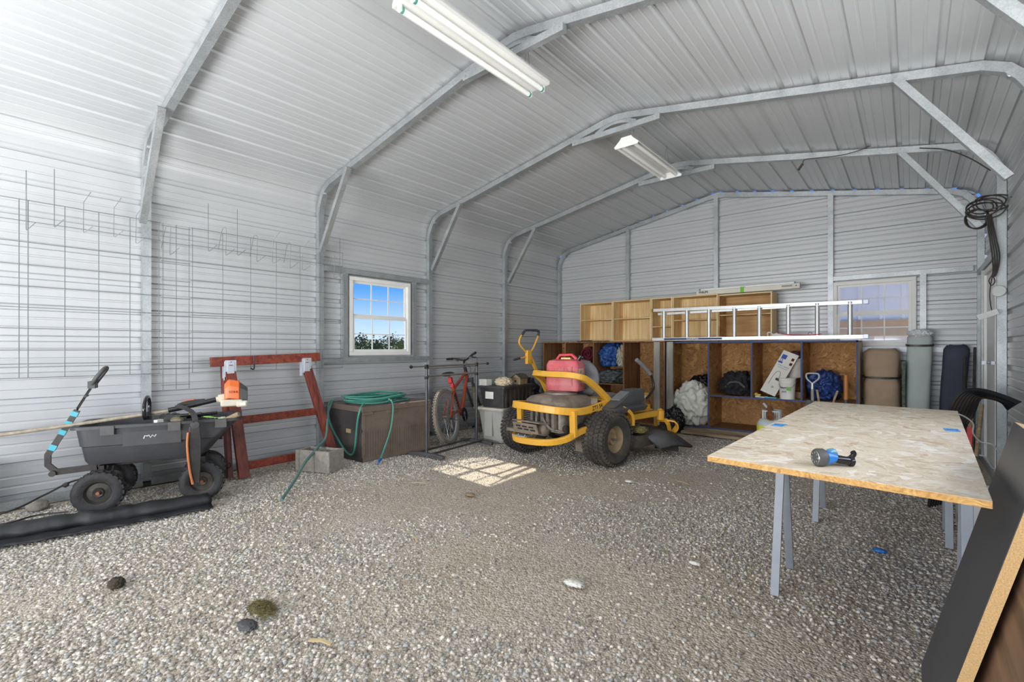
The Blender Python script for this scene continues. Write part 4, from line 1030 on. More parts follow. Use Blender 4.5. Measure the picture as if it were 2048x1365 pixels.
for s_ in (-1, 1):
    b = B(); b.box((0, 0, 0), (.095, .20, .008), rot=Matrix.Translation((s_*.038, 0, .104)) @ Matrix.Rotation(s_*R(34), 4, 'Y'))
    for k in range(4): b.box((0, 0, 0), (.095, .003, .011), rot=Matrix.Translation((s_*.038, -.07+.045*k, .105)) @ Matrix.Rotation(s_*R(34), 4, 'Y'))
    b.build('roof_panel', mat('shingle', (92, 84, 72), .9, var=.3) if 'shingle' not in MATS else MATS['shingle'], bh)
b = B(); b.cyl((-.01, -.086, .04), (-.01, -.084, .04), .014, seg=14); b.build('entrance_hole', M_INK, bh)
clothing('black_sack', 'black sack bunched against the wall behind the totes', 'sack', (.72, 5.25, .36), (.25, .22, .38), M_BAG, 15, .25, 2, .002)

# ================================================================== yellow garden machine behind the mower
ym = thing('walk_behind_tiller', 'yellow walk-behind tiller with a looped black-grip handle, left of the mower', 'garden machine', (1.33, 5.0, 0))
b = B(); b.bx(1.26, 1.42, 4.72, 4.98, .33, .55); b.build('engine_box', M_YEL, ym, world=True, bevel=.012)
b = B(); b.bx(1.28, 1.40, 4.80, 5.30, .22, .33); b.build('gear_case', M_BLACK, ym, world=True, bevel=.01)
for x in (1.235, 1.445): wheel(ym, (x-1.33, .02, .16), .16, .07, (1, 0, 0), M_RUB, M_RIM, M_ZINC)
b = B(); b.bar([(1.33, 5.16, .33), (1.31, 5.02, .56), (1.30, 4.80, .86), (1.30, 4.64, 1.09)], .035, .03); b.build('handle_pole', M_YEL, ym, world=True)
b = B(); b.bx(1.285, 1.325, 4.59, 4.67, .95, 1.12); b.build('clamp_plate', M_YEL, ym, world=True, bevel=.004)
b = B(); b.tube([(1.30, 4.63, 1.07), (1.30, 4.50, 1.16), (1.30, 4.455, 1.22), (1.30, 4.50, 1.30), (1.30, 4.60, 1.36)], .0115, 10, smooth=4); b.tube([(1.30, 4.64, 1.07), (1.30, 4.72, 1.13), (1.30, 4.80, 1.24), (1.30, 4.84, 1.31)], .0115, 10, smooth=4); hb_ = b.build('handlebar', M_YEL, ym, world=True, smooth=True)
b = B(); b.tube([(1.30, 4.505, 1.30), (1.30, 4.57, 1.358), (1.30, 4.66, 1.368)], .016, 10, smooth=3); b.build('grip', M_NAVY, hb_, world=True, smooth=True)
b = B(); b.tube([(1.30, 4.69, 1.368), (1.30, 4.81, 1.368), (1.30, 4.85, 1.35), (1.30, 4.835, 1.30)], .016, 10, smooth=3); b.build('grip', M_NAVY, hb_, world=True, smooth=True)
b = B(); b.tube([(1.30, 4.60, 1.04), (1.30, 4.46, 1.02), (1.30, 4.45, 1.02)], .010, 8); lv = b.build('lever', M_YEL, ym, world=True)
b = B(); b.tube([(1.30, 4.47, 1.022), (1.30, 4.35, 1.005)], .014, 10); b.build('lever_grip', M_NAVY, lv, world=True, smooth=True)
b = B(); b.tube([(1.30, 4.68, .98), (1.30, 4.86, .94)], .003, 6); b.build('cable', M_ALU, ym, world=True)
b = B(); b.tube([(1.30, 4.5, 1.285), (1.30, 4.84, 1.29)], .003, 6); b.build('bail_wire', M_BLACK, ym, world=True)

# ================================================================== zero turn mower (x right, y forward)
mo = thing('riding_mower', 'yellow and grey zero-turn riding mower seen from behind in the middle of the shed', 'riding mower', (2.22, 4.22, 0), R(-6.9))
for u in (-.585, .43):
    wheel(mo, (u, -.13 if u < 0 else 0, .262), .258, .25, (1, 0, 0), M_RUB, M_RIM, M_ENGD, name='rear_wheel', tread=40, rimr=.50)
for u in (-.46, .45):
    b = B(); b.lathe([(.02, -.05), (.12, -.05), (.145, -.035), (.15, 0), (.145, .035), (.12, .05), (.02, .05)], (u, 1.06, .15), (1, 0, 0), 28); q = b.build('caster_wheel', M_RUBC, mo, smooth=True)
    b = B(); b.bar([(u-.075, 1.06, .15), (u-.078, 1.0, .30), (u-.06, .98, .345), (u+.06, .98, .345), (u+.078, 1.0, .30), (u+.075, 1.06, .15)], .012, .06, up=(0, 1, 0)); b.bar([(u+.0, 1.0, .34), (u+.12, 1.05, .335), (u+.135, 1.08, .27), (u+.09, 1.07, .20)], .075, .014, smooth=3); b.build('caster_yoke', M_YEL, mo)
    b = B(); b.cyl((u, .96, .35), (u, .96, .45), .045, seg=20); b.lathe([(.03, .45), (.035, .458), (.012, .475)], (u, .96, 0), (0, 0, 1), 14); b.build('caster_head', M_YEL, mo, smooth=True)
b = B()
for u in (-.36, .44): b.bar([(u, .08, .43), (u, .90, .425)], .05, .06)
b.bar([(-.49, .96, .40), (.48, .96, .40)], .06, .06)
b.bar([(-.36, .12, .43), (.44, .12, .43)], .06, .05); b.bar([(.40, .10, .56), (.49, .18, .55), (.50, .27, .50), (.50, .31, .44), (.50, .31, .36)], .035, .07, smooth=3, up=(0, 1, 0)); b.bar([(-.34, .05, .60), (-.36, .17, .40), (-.36, .17, .30)], .06, .03, up=(0, 1, 0))
b.build('main_frame', M_YEL, mo, bevel=.006)
b = B(); b.bx(-.30, .38, .55, .93, .455, .465); b.box((0.04, .93, .485), (.60, .012, .05), rot=None); b.build('foot_platform', M_YEL, mo)
b = B(); b.bar([(.30, .86, .46), (.31, .86, .60)], .05, .02, up=(1, 0, 0)); b.box((.33, .86, .62), (.075, .012, .055)); q = b.build('step_bracket', M_YEL, mo); 
b = B(); b.box((.33, .852, .60), (.07, .006, .03)); b.build('white_patch', M_PAPER, q)
b = B(); b.prism(rr_rect(-.60, .55, .30, .95, .12), .12, Matrix.Translation((0, 0, .13))); b.prism(rr_rect(-.5, .45, .36, .9, .1), .03, Matrix.Translation((0, 0, .25)))
for u in (-.35, 0, .33): b.cyl((u, .62, .28), (u, .62, .33), .07, seg=18)
b.build('mower_deck', mat('deck_metal', (58, 56, 52), .7, var=.3, dust=.7, dustc=(118, 110, 88)), mo, smooth=True, bevel=.006)
clothing('grass_clippings', 'dry green grass clippings caught on the mower deck beside the right rear tyre', 'grass', (2.22+.50*.993+.45*.12, 4.22-.5*.12+.45*.993, .305), (.08, .1, .03), M_MOSS, 21, .4, 4)
tag(bpy.data.objects['grass_clippings'], kind='stuff')
b = B()
A_ = [(.44, .56, .275), (.44, 1.02, .275)]; 
P1 = [(.42, .52, .275), (.54, .54, .235), (.66, .60, .12)]; P2 = [(.42, .94, .275), (.60, .98, .225), (.80, 1.02, .10)]
r0 = [b.bm.verts.new(p) for p in P1]; r1 = [b.bm.verts.new(((P1[i][0]+P2[i][0])/2, (P1[i][1]+P2[i][1])/2, P1[i][2]+.02)) for i in range(3)]; r2_ = [b.bm.verts.new(p) for p in P2]
for a, c_ in ((r0, r1), (r1, r2_)):
    for i in range(2): b.bm.faces.new([a[i], a[i+1], c_[i+1], c_[i]])
q = b.build('discharge_chute', M_DGREY, mo, smooth=True); s_ = q.modifiers.new('solid', 'SOLIDIFY'); s_.thickness = .03; s_.offset = -1
b = B(); b.bx(.43, .70, .88, .90, .04, .18); b.build('chute_skirt', M_BLACK, q)
b = B(); b.box((0, 0, 0), (.10, .05, .003), rot=Matrix.Translation((.57, .78, .235)) @ Matrix.Rotation(R(30), 4, 'Y')); b.build('warning_label', mat('amber_label', (206, 170, 60), .5), q)
# rear guard
def gb(pts, w_, h_, nme, sm=5):
    b = B(); b.bar(pts, w_, h_, smooth=sm); return b.build(nme, M_YEL, mo, bevel=.007)
hoop = gb([(.335, .17, .60), (.335, .0, .72), (.335, -.20, .835), (.32, -.31, .87), (.24, -.37, .885), (0, -.38, .885), (-.22, -.33, .885), (-.29, -.26, .87), (-.31, -.15, .81), (-.32, 0, .70), (-.335, .17, .60)], .05, .058, 'upper_hoop', 4)
mid = gb([(.345, .18, .60), (.345, .0, .575), (.345, -.22, .545), (.33, -.38, .545), (.26, -.52, .56), (.10, -.60, .575), (-.12, -.62, .585), (-.26, -.60, .585), (-.325, -.50, .575), (-.345, -.30, .56), (-.345, 0, .57), (-.345, .18, .60)], .032, .07, 'rear_bumper', 4)
low = gb([(.34, .10, .36), (.34, -.18, .365), (.34, -.34, .345), (.32, -.50, .30), (.22, -.63, .275), (.0, -.68, .265), (-.18, -.66, .265), (-.29, -.56, .275), (-.325, -.42, .30), (-.34, -.3, .345), (-.34, .10, .36)], .04, .058, 'lower_bumper', 4)
for u, w_ in ((.335, -.40), (-.335, -.44)):
    b = B(); b.bar([(u, w_, .31), (u, w_-.01, .555)], .065, .04, up=(0, 1, 0)); b.build('bumper_post', M_YEL, mo, bevel=.004)
text('model_lettering', 'ZT1 54', .055, M_INK, mid, (.3615, -.07, .566), basis((0, 1, .13), (0, -.13, 1)), bold=.0012)
text('maker_lettering', 'Cub Cadet', .05, M_INK, hoop, (-.05, -.375, .909), basis((1, 0, 0), (0, 1, 0)), bold=.001)
# engine
b = B()
loft(b, [rring(-.17, .25, -.48, .02, .06, .34), rring(-.17, .25, -.48, .02, .06, .55)], True, True)
b.build('engine_block', M_ENGD, mo, smooth=True)
b = B(); loft(b, [rring(-.25, .27, -.50, .04, .10, .55), rring(-.25, .27, -.50, .04, .10, .63), rring(-.22, .24, -.47, .01, .12, .665), rring(-.14, .14, -.38, -.08, .12, .685)], True, True)
sh_ = b.build('engine_shroud', M_ENG, mo, smooth=True)
b = B(); b.lathe([(.16, .67), (.17, .685), (.165, .70), (.12, .712), (.02, .715)], (0, -.20, 0), (0, 0, 1), 32); b.build('fan_screen', M_ENGD, sh_, smooth=True)
b = B()
for k in range(5): b.bx(-.10+.07*k, -.065+.07*k, -.54, -.50, .36, .53)
for k in range(9): b.bx(-.19, -.11, -.535, -.50, .37+.018*k, .376+.018*k)
b.tube([(.05, -.53, .50), (.12, -.56, .44), (.18, -.54, .38), (.24, -.48, .36)], .012, 8, smooth=4); b.tube([(-.02, -.53, .52), (.02, -.57, .42), (.1, -.55, .36)], .009, 8, smooth=4)
b.build('cooling_fins', M_ENGD, mo)
b = B(); b.cyl((.10, -.1, .60), (.30, .02, .60), .05, seg=18); b.build('air_filter', M_ENG, mo, smooth=True)
b = B(); b.cyl((.21, -.42, .38), (.28, -.42, .38), .035, seg=18); b.cyl((.24, -.2, .36), (.31, -.2, .36), .05, seg=18); b.build('oil_filter', M_BLACK, mo, smooth=True)
b = B(); b.cyl((.24, -.10, .20), (.24, .14, .20), .09, seg=18); b.box((.24, -.14, .2), (.15, .07, .16)); b.build('transaxle', M_ENG, mo, bevel=.01)
b = B(); b.box((0, 0, 0), (.36, .16, .012), rot=Matrix.Translation((-.03, -.60, .435)) @ Matrix.Rotation(R(-8), 4, 'X'))
b.box((0, 0, 0), (.32, .012, .10), rot=Matrix.Translation((-.03, -.675, .385)) @ Matrix.Rotation(R(20), 4, 'X')); b.box((-.13, -.59, .34), (.36, .14, .03)); ms = b.build('muffler_shield', M_ENG, mo, bevel=.003)
b = B()
for k in range(3): b.box((0, 0, 0), (.06, .006, .014), rot=Matrix.Translation((-.115+.085*k, -.687, .40)) @ Matrix.Rotation(R(20), 4, 'X'))
for k in range(3): b.box((0, 0, 0), (.06, .006, .014), rot=Matrix.Translation((-.10+.085*k, -.678, .372)) @ Matrix.Rotation(R(20), 4, 'X'))
b.build('shield_slots', M_INK, ms)
b = B(); b.lathe([(.02, -.15), (.06, -.145), (.065, -.1), (.065, .14), (.05, .15), (.02, .155)], (-.02, -.55, .375), (1, 0, 0), 20); b.build('muffler', M_ENG, mo, smooth=True)
b = B(); b.box((-.12, -.63, .297), (.17, .10, .006)); b.cyl((-.17, -.63, .298), (-.17, -.63, .306), .006, seg=8); b.cyl((-.08, -.63, .298), (-.08, -.63, .306), .006, seg=8); b.build('hitch_plate', M_ZINC, mo)
b = B(); b.bx(.24, .36, -.04, .10, .42, .55); b.bx(-.40, -.26, -.04, .10, .42, .55); b.build('seat_mount', M_YEL, mo, bevel=.01)
# seat and body
b = B(); loft(b, [rring(-.42, .52, .02, .62, .10, .50), rring(-.44, .54, .0, .64, .11, .545), rring(-.40, .50, .04, .60, .10, .57)], True, True); b.build('body_tray', M_DGREY, mo, smooth=True)
b = B(); loft(b, [rring(-.20, .22, .18, .56, .10, .57), rring(-.23, .25, .14, .60, .11, .61), rring(-.22, .24, .15, .59, .11, .64), rring(-.17, .19, .2, .54, .10, .655)], True, True); b.build('seat_cushion', M_MGREY, mo, smooth='all')
b = B(); b.blob((.02, .13, .82), (.21, .07, .20), .02, .5, 1, 4); b.build('seat_back', M_MGREY, mo, smooth='all')
b = B(); b.bx(-.2, .28, .12, .16, .60, .64); b.bx(.24, .32, .10, .5, .605, .625); b.build('seat_trim', M_YEL, mo, bevel=.006)
for s_, u in ((1, .44), (-1, -.36)):
    b = B(); loft(b, [rring(u-.11, u+.05, .02, .50, .012, .56), rring(u-.12, u+.06, .10, .56, .012, .60), rring(u-.09, u+.05, .34, .58, .012, .70), rring(u-.08, u+.04, .40, .56, .012, .72)], True, True); q = b.build('fender', M_DGREY, mo, bevel=.008)
    b = B(); b.box((0, 0, 0), (.11, .19, .014), rot=Matrix.Translation((u-.025, .235, .66)) @ Matrix.Rotation(R(23), 4, 'X')); b.build('cup_tray', M_MGREY, q, bevel=.004)
    b = B(); b.tube([(u, .52, .58), (u+.01, .66, .60), (u+.01, .80, .68), (u, .84, .74), (u-.01, .80, .85), (u-.03, .70, .94)], .014, 10, smooth=5); lb = b.build('lap_bar', M_BLACK, mo, smooth=True)
    b = B(); b.tube([(u-.012, .79, .86), (u-.03, .70, .94), (u-.05, .58, 1.02)], .022, 12, smooth=3); b.build('lap_bar_grip', M_MGREY, lb, smooth=True)
    b = B(); b.box((u, .60, .585), (.06, .08, .05)); b.build('pivot', M_ENGD, lb)

# fuel can on the engine
gc = thing('fuel_can', 'faded red plastic fuel can standing on the mower engine', 'fuel can', (2.23, 4.06, .717), R(10))
b = B(); loft(b, [rring(-.165, .165, -.10, .10, .03, 0), rring(-.18, .18, -.115, .115, .04, .03), rring(-.175, .175, -.11, .11, .04, .26), rring(-.155, .155, -.095, .095, .035, .30), rring(-.10, .13, -.05, .05, .02, .315)], True, True); bd = b.build('can_body', M_RED, gc, smooth=True)
b = B(); b.bx(-.13, .12, -.124, -.112, .05, .245); b.bx(-.12, .11, -.128, -.123, .155, .235); b.bx(-.12, .11, -.128, -.123, .06, .14); b.build('embossed_panel', M_RED, bd, bevel=.003)
text('embossed_lettering', 'GASOLINE\nCAN', .04, M_RED, bd, (-.005, -.13, .2), basis((1, 0, 0), (0, 0, 1)), ext=.002)
b = B(); b.bar([(-.10, 0, .30), (-.06, 0, .355), (.07, 0, .36), (.13, 0, .31)], .04, .028); b.build('carry_handle', mat('bright_red_plastic', (206, 40, 60), .45, dust=.3), gc, bevel=.008)
b = B(); b.box((.01, 0, .322), (.10, .05, .018)); b.build('yellow_vent', mat('pale_yellow', (222, 200, 120), .5), gc)
b = B(); b.cyl((.13, .0, .30), (.165, -.0, .345), .024, .020, 16); b.tube([(.15, 0, .33), (.19, 0, .335)], .012, 10); b.build('spout_cap', M_BLACKG, gc, smooth=True)
b = B(); b.box((.178, -.02, .15), (.003, .11, .15), rot=None); b.build('peeling_label', mat('peeling_label', (180, 160, 140), .8, var=.5, scale=25), bd)

# ================================================================== shelving units along the back wall
FY, BY = 6.58, 7.13
def panel(name, x0, x1, y0, y1, z0, z1, m, par, bev=.002):
    b = B(); b.bx(x0, x1, y0, y1, z0, z1); return b.build(name, m, par, world=True, bevel=bev)
ul = thing('shelving_unit', 'dark plywood and strand-board shelving unit behind the mower, back left corner', 'shelving unit', (1.17, 6.85, 0))
ZT = 1.25
panel('side_panel', .10, .12, FY, BY, .05, ZT-.02, M_PLYD, ul); panel('side_panel', 2.22, 2.24, FY, BY, .05, ZT-.02, M_PLYD, ul)
panel('top_panel', .09, 2.24, FY-.01, BY, ZT-.02, ZT, M_PLYD, ul); panel('bottom_panel', .10, 2.24, FY, BY, .03, .05, M_PLYD, ul)
panel('back_panel', .10, 2.24, BY, BY+.012, .05, ZT, M_OSBD, ul)
for x in (.55, 1.08, 1.60): panel('divider', x-.012, x+.012, FY, BY, .05, ZT-.02, M_PLYD, ul)
for a, c_, z in ((.12, .538, .62), (.562, 1.068, .62), (1.092, 1.588, .60)): panel('shelf', a, c_, FY, BY, z-.018, z, M_PLYD, ul)
ur = thing('shelving_unit', 'strand-board shelving unit with blue painted edges on the right of the back wall', 'shelving unit', (3.4, 6.85, 0))
x0, x1, zt = 2.26, 4.47, 1.235
panel('side_panel', x0, x0+.02, FY, BY, .09, zt-.02, M_OSBD, ur); panel('side_panel', x1-.02, x1, FY, BY, .09, zt-.02, M_PINEX, ur)
panel('top_panel', x0, x1, FY, BY, zt-.02, zt, M_OSBD, ur); panel('bottom_panel', x0, x1, FY, BY, .07, .09, M_PLYD, ur)
panel('back_panel', x0, x1, BY, BY+.012, .09, zt, M_OSBD, ur)
panel('divider', 2.832, 2.852, FY, BY, .09, zt-.02, M_OSBD, ur)
for x in (3.371, 3.92): panel('divider', x-.010, x+.010, FY, BY, .52, zt-.02, M_OSBD, ur)
panel('shelf', 2.852, x1-.02, FY, BY, .50, .52, M_OSBD, ur)
def edge(x0, x1, z0, z1): panel('blue_edge', x0, x1, FY-.004, FY, z0, z1, M_BLUE, ur, 0)
edge(x0, x0+.02, .09, zt); edge(x1-.02, x1, .09, zt); edge(x0, x1, zt-.02, zt+.0); edge(x0, x1, .07, .09); edge(2.832, 2.852, .09, zt-.02)
for x in (3.371, 3.92): edge(x-.010, x+.010, .52, zt-.02)
edge(2.852, x1-.02, .50, .52)
for x, lab in ((2.14, 'weathered grey lumber post standing in front of the plywood shelving, left of its pair'), (2.33, 'weathered grey lumber post at the left end of the blue-edged shelving, right of its pair')):
    b = B(); b.bx(x-.045, x+.045, 6.53, 6.568, 0, 1.235); o = b.build('lumber_post', M_GREYW, bevel=.003); tag(o, lab, 'lumber', 'lumber posts in front of the shelving')
b = B(); b.bx(2.30, 4.40, 6.60, 6.66, 0, .069); tag(b.build('lumber_skid', M_TANW), 'weathered lumber plank on the ground under the blue-edged shelving front edge', 'lumber')
b = B(); b.bx(.2, 2.22, 6.60, 6.66, 0, .029); tag(b.build('lumber_skid', M_TANW), 'thin lumber plank on the ground under the plywood shelving behind the mower', 'lumber')
b = B(); b.bx(2.25, 4.40, 7.05, 7.12, 0, .069); tag(b.build('lumber_skid', M_TANW), 'rear lumber plank under the blue-edged shelving, deep in its shadow', 'lumber')
b = B(); b.box((3.0, 6.40, .02), (.9, .12, .035), rot=R(-4)); tag(b.build('wood_plank', M_TANW, bevel=.003), 'loose weathered board lying on the gravel in front of the blue-edged shelving', 'board')

# upper pine boxes
def pine_box(lab, x0, x1, z1, zs, m=M_PINE, y0=6.80, side=None):
    t = thing('cabinet_box', lab, 'cabinet box', ((x0+x1)/2, 6.96, ZT), group='open pine cabinet boxes on top of the shelving'); th = .017; z0 = ZT+.001
    panel('side_panel', x0, x0+th, y0, 7.12, z0, z1, m, t); panel('side_panel', x1-th, x1, y0, 7.12, z0, z1, side or m, t)
    panel('top_panel', x0+th, x1-th, y0, 7.12, z1-th, z1, M_PINEX, t); panel('bottom_panel', x0+th, x1-th, y0, 7.12, z0, z0+th, M_PINEX, t)
    panel('back_panel', x0+th, x1-th, 7.108, 7.12, z0+th, z1-th, m, t)
    for z in zs: panel('shelf', x0+th, x1-th, y0+.02, 7.108, z-.013, z, M_PINEX, t)
    return t
pine_box('leftmost open pine cabinet box with one shelf, on the plywood shelving', .70, 1.298, 1.885, [1.612])
pine_box('second open pine cabinet box from the left, wide with one shelf', 1.302, 1.936, 1.89, [1.612])
pine_box('narrow open pine cabinet box with a low shelf, in the middle of the row', 1.94, 2.262, 1.892, [1.47])
pine_box('fourth pine cabinet box from the left, under the left end of the tube carton', 2.266, 2.896, 1.892, [1.555])
pine_box('rightmost and brownest plywood cabinet box, behind the ladder', 2.90, 3.56, 1.875, [1.60], M_PLYB, side=M_PINE)
b = B(); b.bx(.74, 1.25, 6.64, 6.79, ZT+.001, ZT+.012); b.bx(.80, .95, 6.66, 6.78, ZT+.012, ZT+.022); tag(b.build('plastic_strip', M_BLACKP), 'thin black plastic strip lying on the shelving top before the leftmost cabinet box', 'strip')

# ladder on its side
ld = thing('extension_ladder', 'aluminium extension ladder lying on its side on top of the shelving', 'ladder', (3.3, 6.64, 1.252))
def rail(nme, x0, x1, y, z, dz0=0, dz1=0):
    b = B(); b.bar([(x0, y, z+dz0), (x1, y, z+dz1)], .03, .042, up=(0, 0, 1)); b.bar([(x0, y-.018, z+.018+dz0), (x1, y-.018, z+.018+dz1)], .012, .005); b.bar([(x0, y-.018, z-.018+dz0), (x1, y-.018, z-.018+dz1)], .012, .005)
    return b.build(nme, M_ALU, ld, world=True)
rl = rail('lower_rail', 2.03, 4.52, 6.64, 1.274); rail('upper_rail', 2.05, 4.50, 6.64, 1.685, .01, -.02)
for x in (2.205, 2.534, 2.83, 3.152, 3.449, 3.771, 4.072, 4.39):
    b = B(); b.tube([(x, 6.64, 1.29), (x, 6.64, 1.675)], .025, 12); b.build('rung', M_ALU, ld, world=True, smooth=True)
for z in (1.277, 1.665): b = B(); b.bx(4.51, 4.56, 6.615, 6.665, z-.025, z+.025); b.build('end_bracket', M_ZINC, ld, world=True, bevel=.004)
for z in (1.274, 1.695): b = B(); b.bx(2.02, 2.032, 6.618, 6.662, z-.022, z+.022); b.build('yellow_end_cap', M_LIME if False else MATS['dull_yellow'], ld, world=True, bevel=.003)
b = B(); b.bar([(2.1, 6.68, 1.64), (3.80, 6.68, 1.655)], .02, .03, up=(0, 0, 1)); b.build('fly_rail', M_ALU, ld, world=True)
b = B(); b.bx(2.22, 3.0, 6.604, 6.612, 1.262, 1.285); bl = b.build('blue_decal', mat('navy_decal', (36, 52, 104), .5), rl, world=True)
text('decal_lettering', 'BLUE RIBBON', .026, M_PAPER, rl, (2.62, 6.603, 1.273), basis((1, 0, 0), (0, 0, 1)), world=True, bold=.001)

# carton of fluorescent tubes
pb = thing('tube_carton', 'long white carton of fluorescent tubes with green tape on the cabinet boxes', 'carton', (3.22, 6.9, 1.893))
b = B(); b.box((3.22, 6.9, 1.927), (1.28, .07, .066), rot=R(-1)); bd = b.build('carton', M_CARD, pb, world=True, bevel=.006)
text('maker_lettering', 'PHILIPS', .04, M_INK, bd, (2.68, 6.8735, 1.932), basis((1, -.017, 0), (0, 0, 1)), world=True, bold=.0012)
b = B(); b.bx(3.66, 3.78, 6.8525, 6.853, 1.925, 1.928); b.bx(3.66, 3.78, 6.8525, 6.853, 1.938, 1.941); b.cyl((3.82, 6.854, 1.93), (3.82, 6.8525, 1.93), .007, seg=12)
for k in range(8): b.bx(3.665+.014*k, 3.671+.014*k, 6.8525, 6.853, 1.929, 1.937)
b.build('fine_print', M_INK, bd, world=True)
b = B(); b.box((3.19, 6.9, 1.93), (.045, .074, .074), rot=R(-1)); b.build('green_tape', M_GREEN, pb, world=True)
b = B(); b.cyl((2.62, 6.92, 1.975), (3.79, 6.91, 1.975), .0125, seg=14); tg = tag(b.build('fluorescent_tube', MATS['tube_glass'], smooth=True), 'loose fluorescent tube with green ends lying on the white carton', 'tube')
for x in (2.61, 3.785): b = B(); b.cyl((x, 6.915, 1.975), (x+.02, 6.915, 1.975), .0135, seg=12); b.build('green_end', M_HOSE, tg, world=True)
# cords on the ladder
b = B(); b.tube([(3.66, 6.62, 1.33), (3.74, 6.60, 1.315), (3.85, 6.60, 1.305), (4.0, 6.61, 1.302), (4.12, 6.61, 1.312)], .005, 6, smooth=6); tag(b.build('red_cord', M_REDB, smooth=True), 'thin red cord lying along the lower ladder rail', 'cord')
b = B(); b.tube([(3.55, 6.62, 1.30), (3.55, 6.61, 1.335), (3.58, 6.61, 1.34), (3.62, 6.615, 1.31), (3.70, 6.61, 1.318), (3.80, 6.62, 1.302), (3.70, 6.60, 1.302), (3.60, 6.61, 1.305), (3.66, 6.61, 1.33)], .008, 6, smooth=5); tag(b.build('white_strap', M_PAPER, smooth=True), 'bunched white ratchet strap on the lower ladder rail beside the red cord', 'strap')
b = B(); b.tube([(4.0+.02*math.cos(a*.6), 6.64, 1.315+.02*math.sin(a*.6)) for a in range(9)], .003, 6); tag(b.build('wire_loop', M_BLACK, smooth=True), 'small dark wire loop standing on the lower ladder rail', 'wire')

# contents of the left unit
rg = thing('rolled_rug', 'rolled maroon rug lying end-on in the plywood shelving', 'rug', (.93, 6.85, .95))
b = B()
sp = [(.012+.0046*a)*1 for a in range(24)]
pts = [( .94+(.015+.0042*a)*math.cos(a*.55), 6.62, 1.055+(.015+.0042*a)*math.sin(a*.55)) for a in range(26)]
b.cyl((.94, 6.66, 1.055), (.94, 7.1, 1.055), .118, seg=28); b.build('roll', M_MAROON, rg, world=True, smooth=True)
b = B(); b.bar(pts, .05, .012, up=(1, 0, 0), smooth=2); b.build('spiral_end', M_MAROON, rg, world=True, smooth=True)
clothing('folded_tarp', 'bright blue tarp rolled up in the plywood shelving right of the maroon rug', 'tarp', (1.31, 6.84, 1.02), (.19, .26, .20), M_TARPB, 31, .3, 2.1, .862, lim=(1.10, 1.465, 6.5, 7.1))
clothing('folded_tarp', 'grey and cream tarp folded against the blue tarp in the plywood shelving', 'tarp', (1.53, 6.70, 1.0), (.08, .11, .17), mat('cream_tarp', (178, 172, 152), .6, var=.3), 35, .35, 2.5, .862, lim=(1.468, 1.585, 6.5, 7.1))
clothing('folded_tarp', 'dark grey tarp slumped on the shelf below the blue tarp', 'tarp', (1.34, 6.80, .69), (.235, .28, .115), M_TARPG, 33, .3, 2.3, .602, lim=(1.10, 1.585, 6.4, 7.1))
clothing('dark_blanket', 'dark grey-green blanket heaped behind the fuel can in the plywood shelving', 'blanket', (.83, 6.84, .78), (.22, .26, .17), mat('dark_green_cloth', (58, 62, 56), .9), 36, .25, 2, .622, lim=(.57, 1.065, 6.5, 7.1))
b = B(); b.box((.98, 6.60, .935), (.06, .04, .02)); tag(b.build('orange_clip', M_ORANGE), 'small orange clip on the blanket below the maroon rug', 'clip')
clothing('brown_sack', 'dark brown sack in the leftmost compartment of the plywood shelving', 'sack', (.35, 6.84, .78), (.17, .24, .16), mat('brown_sackcloth', (82, 66, 50), .95), 37, .2, 2, .622, lim=(.125, .53, 6.5, 7.1))

# contents of the blue-edged unit
clothing('plastic_sheeting', 'big milky white plastic sheeting bundle in the left compartment of the blue-edged shelving', 'plastic sheeting', (2.585, 6.76, .34), (.24, .26, .30), M_TARPW, 41, .3, 2.2, .091, lim=(2.29, 2.826, 6.4, 6.94))
clothing('trash_bag', 'black plastic bag behind and above the milky sheeting', 'bag', (2.62, 7.03, .50), (.19, .1, .24), M_BAG, 42, .3, 2.4, .091, lim=(2.29, 2.826, 6.95, 7.12))
clothing('trash_bag', 'shiny black plastic bag low at the left foot of the milky sheeting', 'bag', (2.43, 6.44, .14), (.12, .09, .17), M_BAG, 43, .35, 2.6, .004)
clothing('black_jacket', 'black jacket bundled on the shelf of the blue-edged unit', 'jacket', (3.15, 6.83, .66), (.20, .23, .165), M_CLOTHB, 44, .3, 2.0, .521, lim=(2.86, 3.355, 6.5, 7.1))
b = B(); b.tube([(3.06, 6.60, .64), (3.12, 6.585, .70), (3.22, 6.58, .70), (3.29, 6.59, .64)], .016, 8, smooth=5); tag(b.build('jacket_strap', M_DGREY, smooth=True), 'grey strap looped over the front of the black jacket', 'strap')
# carton leaning
cbx = thing('sprayer_carton', 'tall white carton with a sprayer picture leaning diagonally on the shelf', 'carton', (3.53, 6.75, .522))
ex = Vector((.164, 0, -.071)).normalized(); L_ = .575; Wc = .178
up_ = Vector((.263, .03, .519)).normalized(); nrm = ex.cross(up_).normalized()
M = Matrix((ex, up_, nrm)).transposed().to_4x4(); M.translation = Vector((3.535, 6.66, .575))
b = B(); b.box((0, 0, 0), (Wc, L_, .10), rot=M @ Matrix.Translation((0, L_/2, -.055))); cbody = b.build('carton', M_CARD, cbx, world=True)
def cb2(x, y, w_, h_): q = B(); q.box((0, 0, 0), (w_, h_, .0015), rot=M @ Matrix.Translation((x, y, -.004))); return q
cb2(-.045, .50, .055, .055).build('blue_logo', M_INKB, cbody, world=True); cb2(-.055, .425, .05, .022).build('blue_mark', M_INKB, cbody, world=True)
q = B(); q.lathe([(.012, 0), (.016, .001), (.012, .002)], M @ Vector((-.055, .455, -.003)), nrm, 16, close=True); q.lathe([(.009, 0), (.013, .001), (.009, .002)], M @ Vector((.01, .10, -.003)), nrm, 16, close=True); q.build('round_mark', M_INK, cbody, world=True)
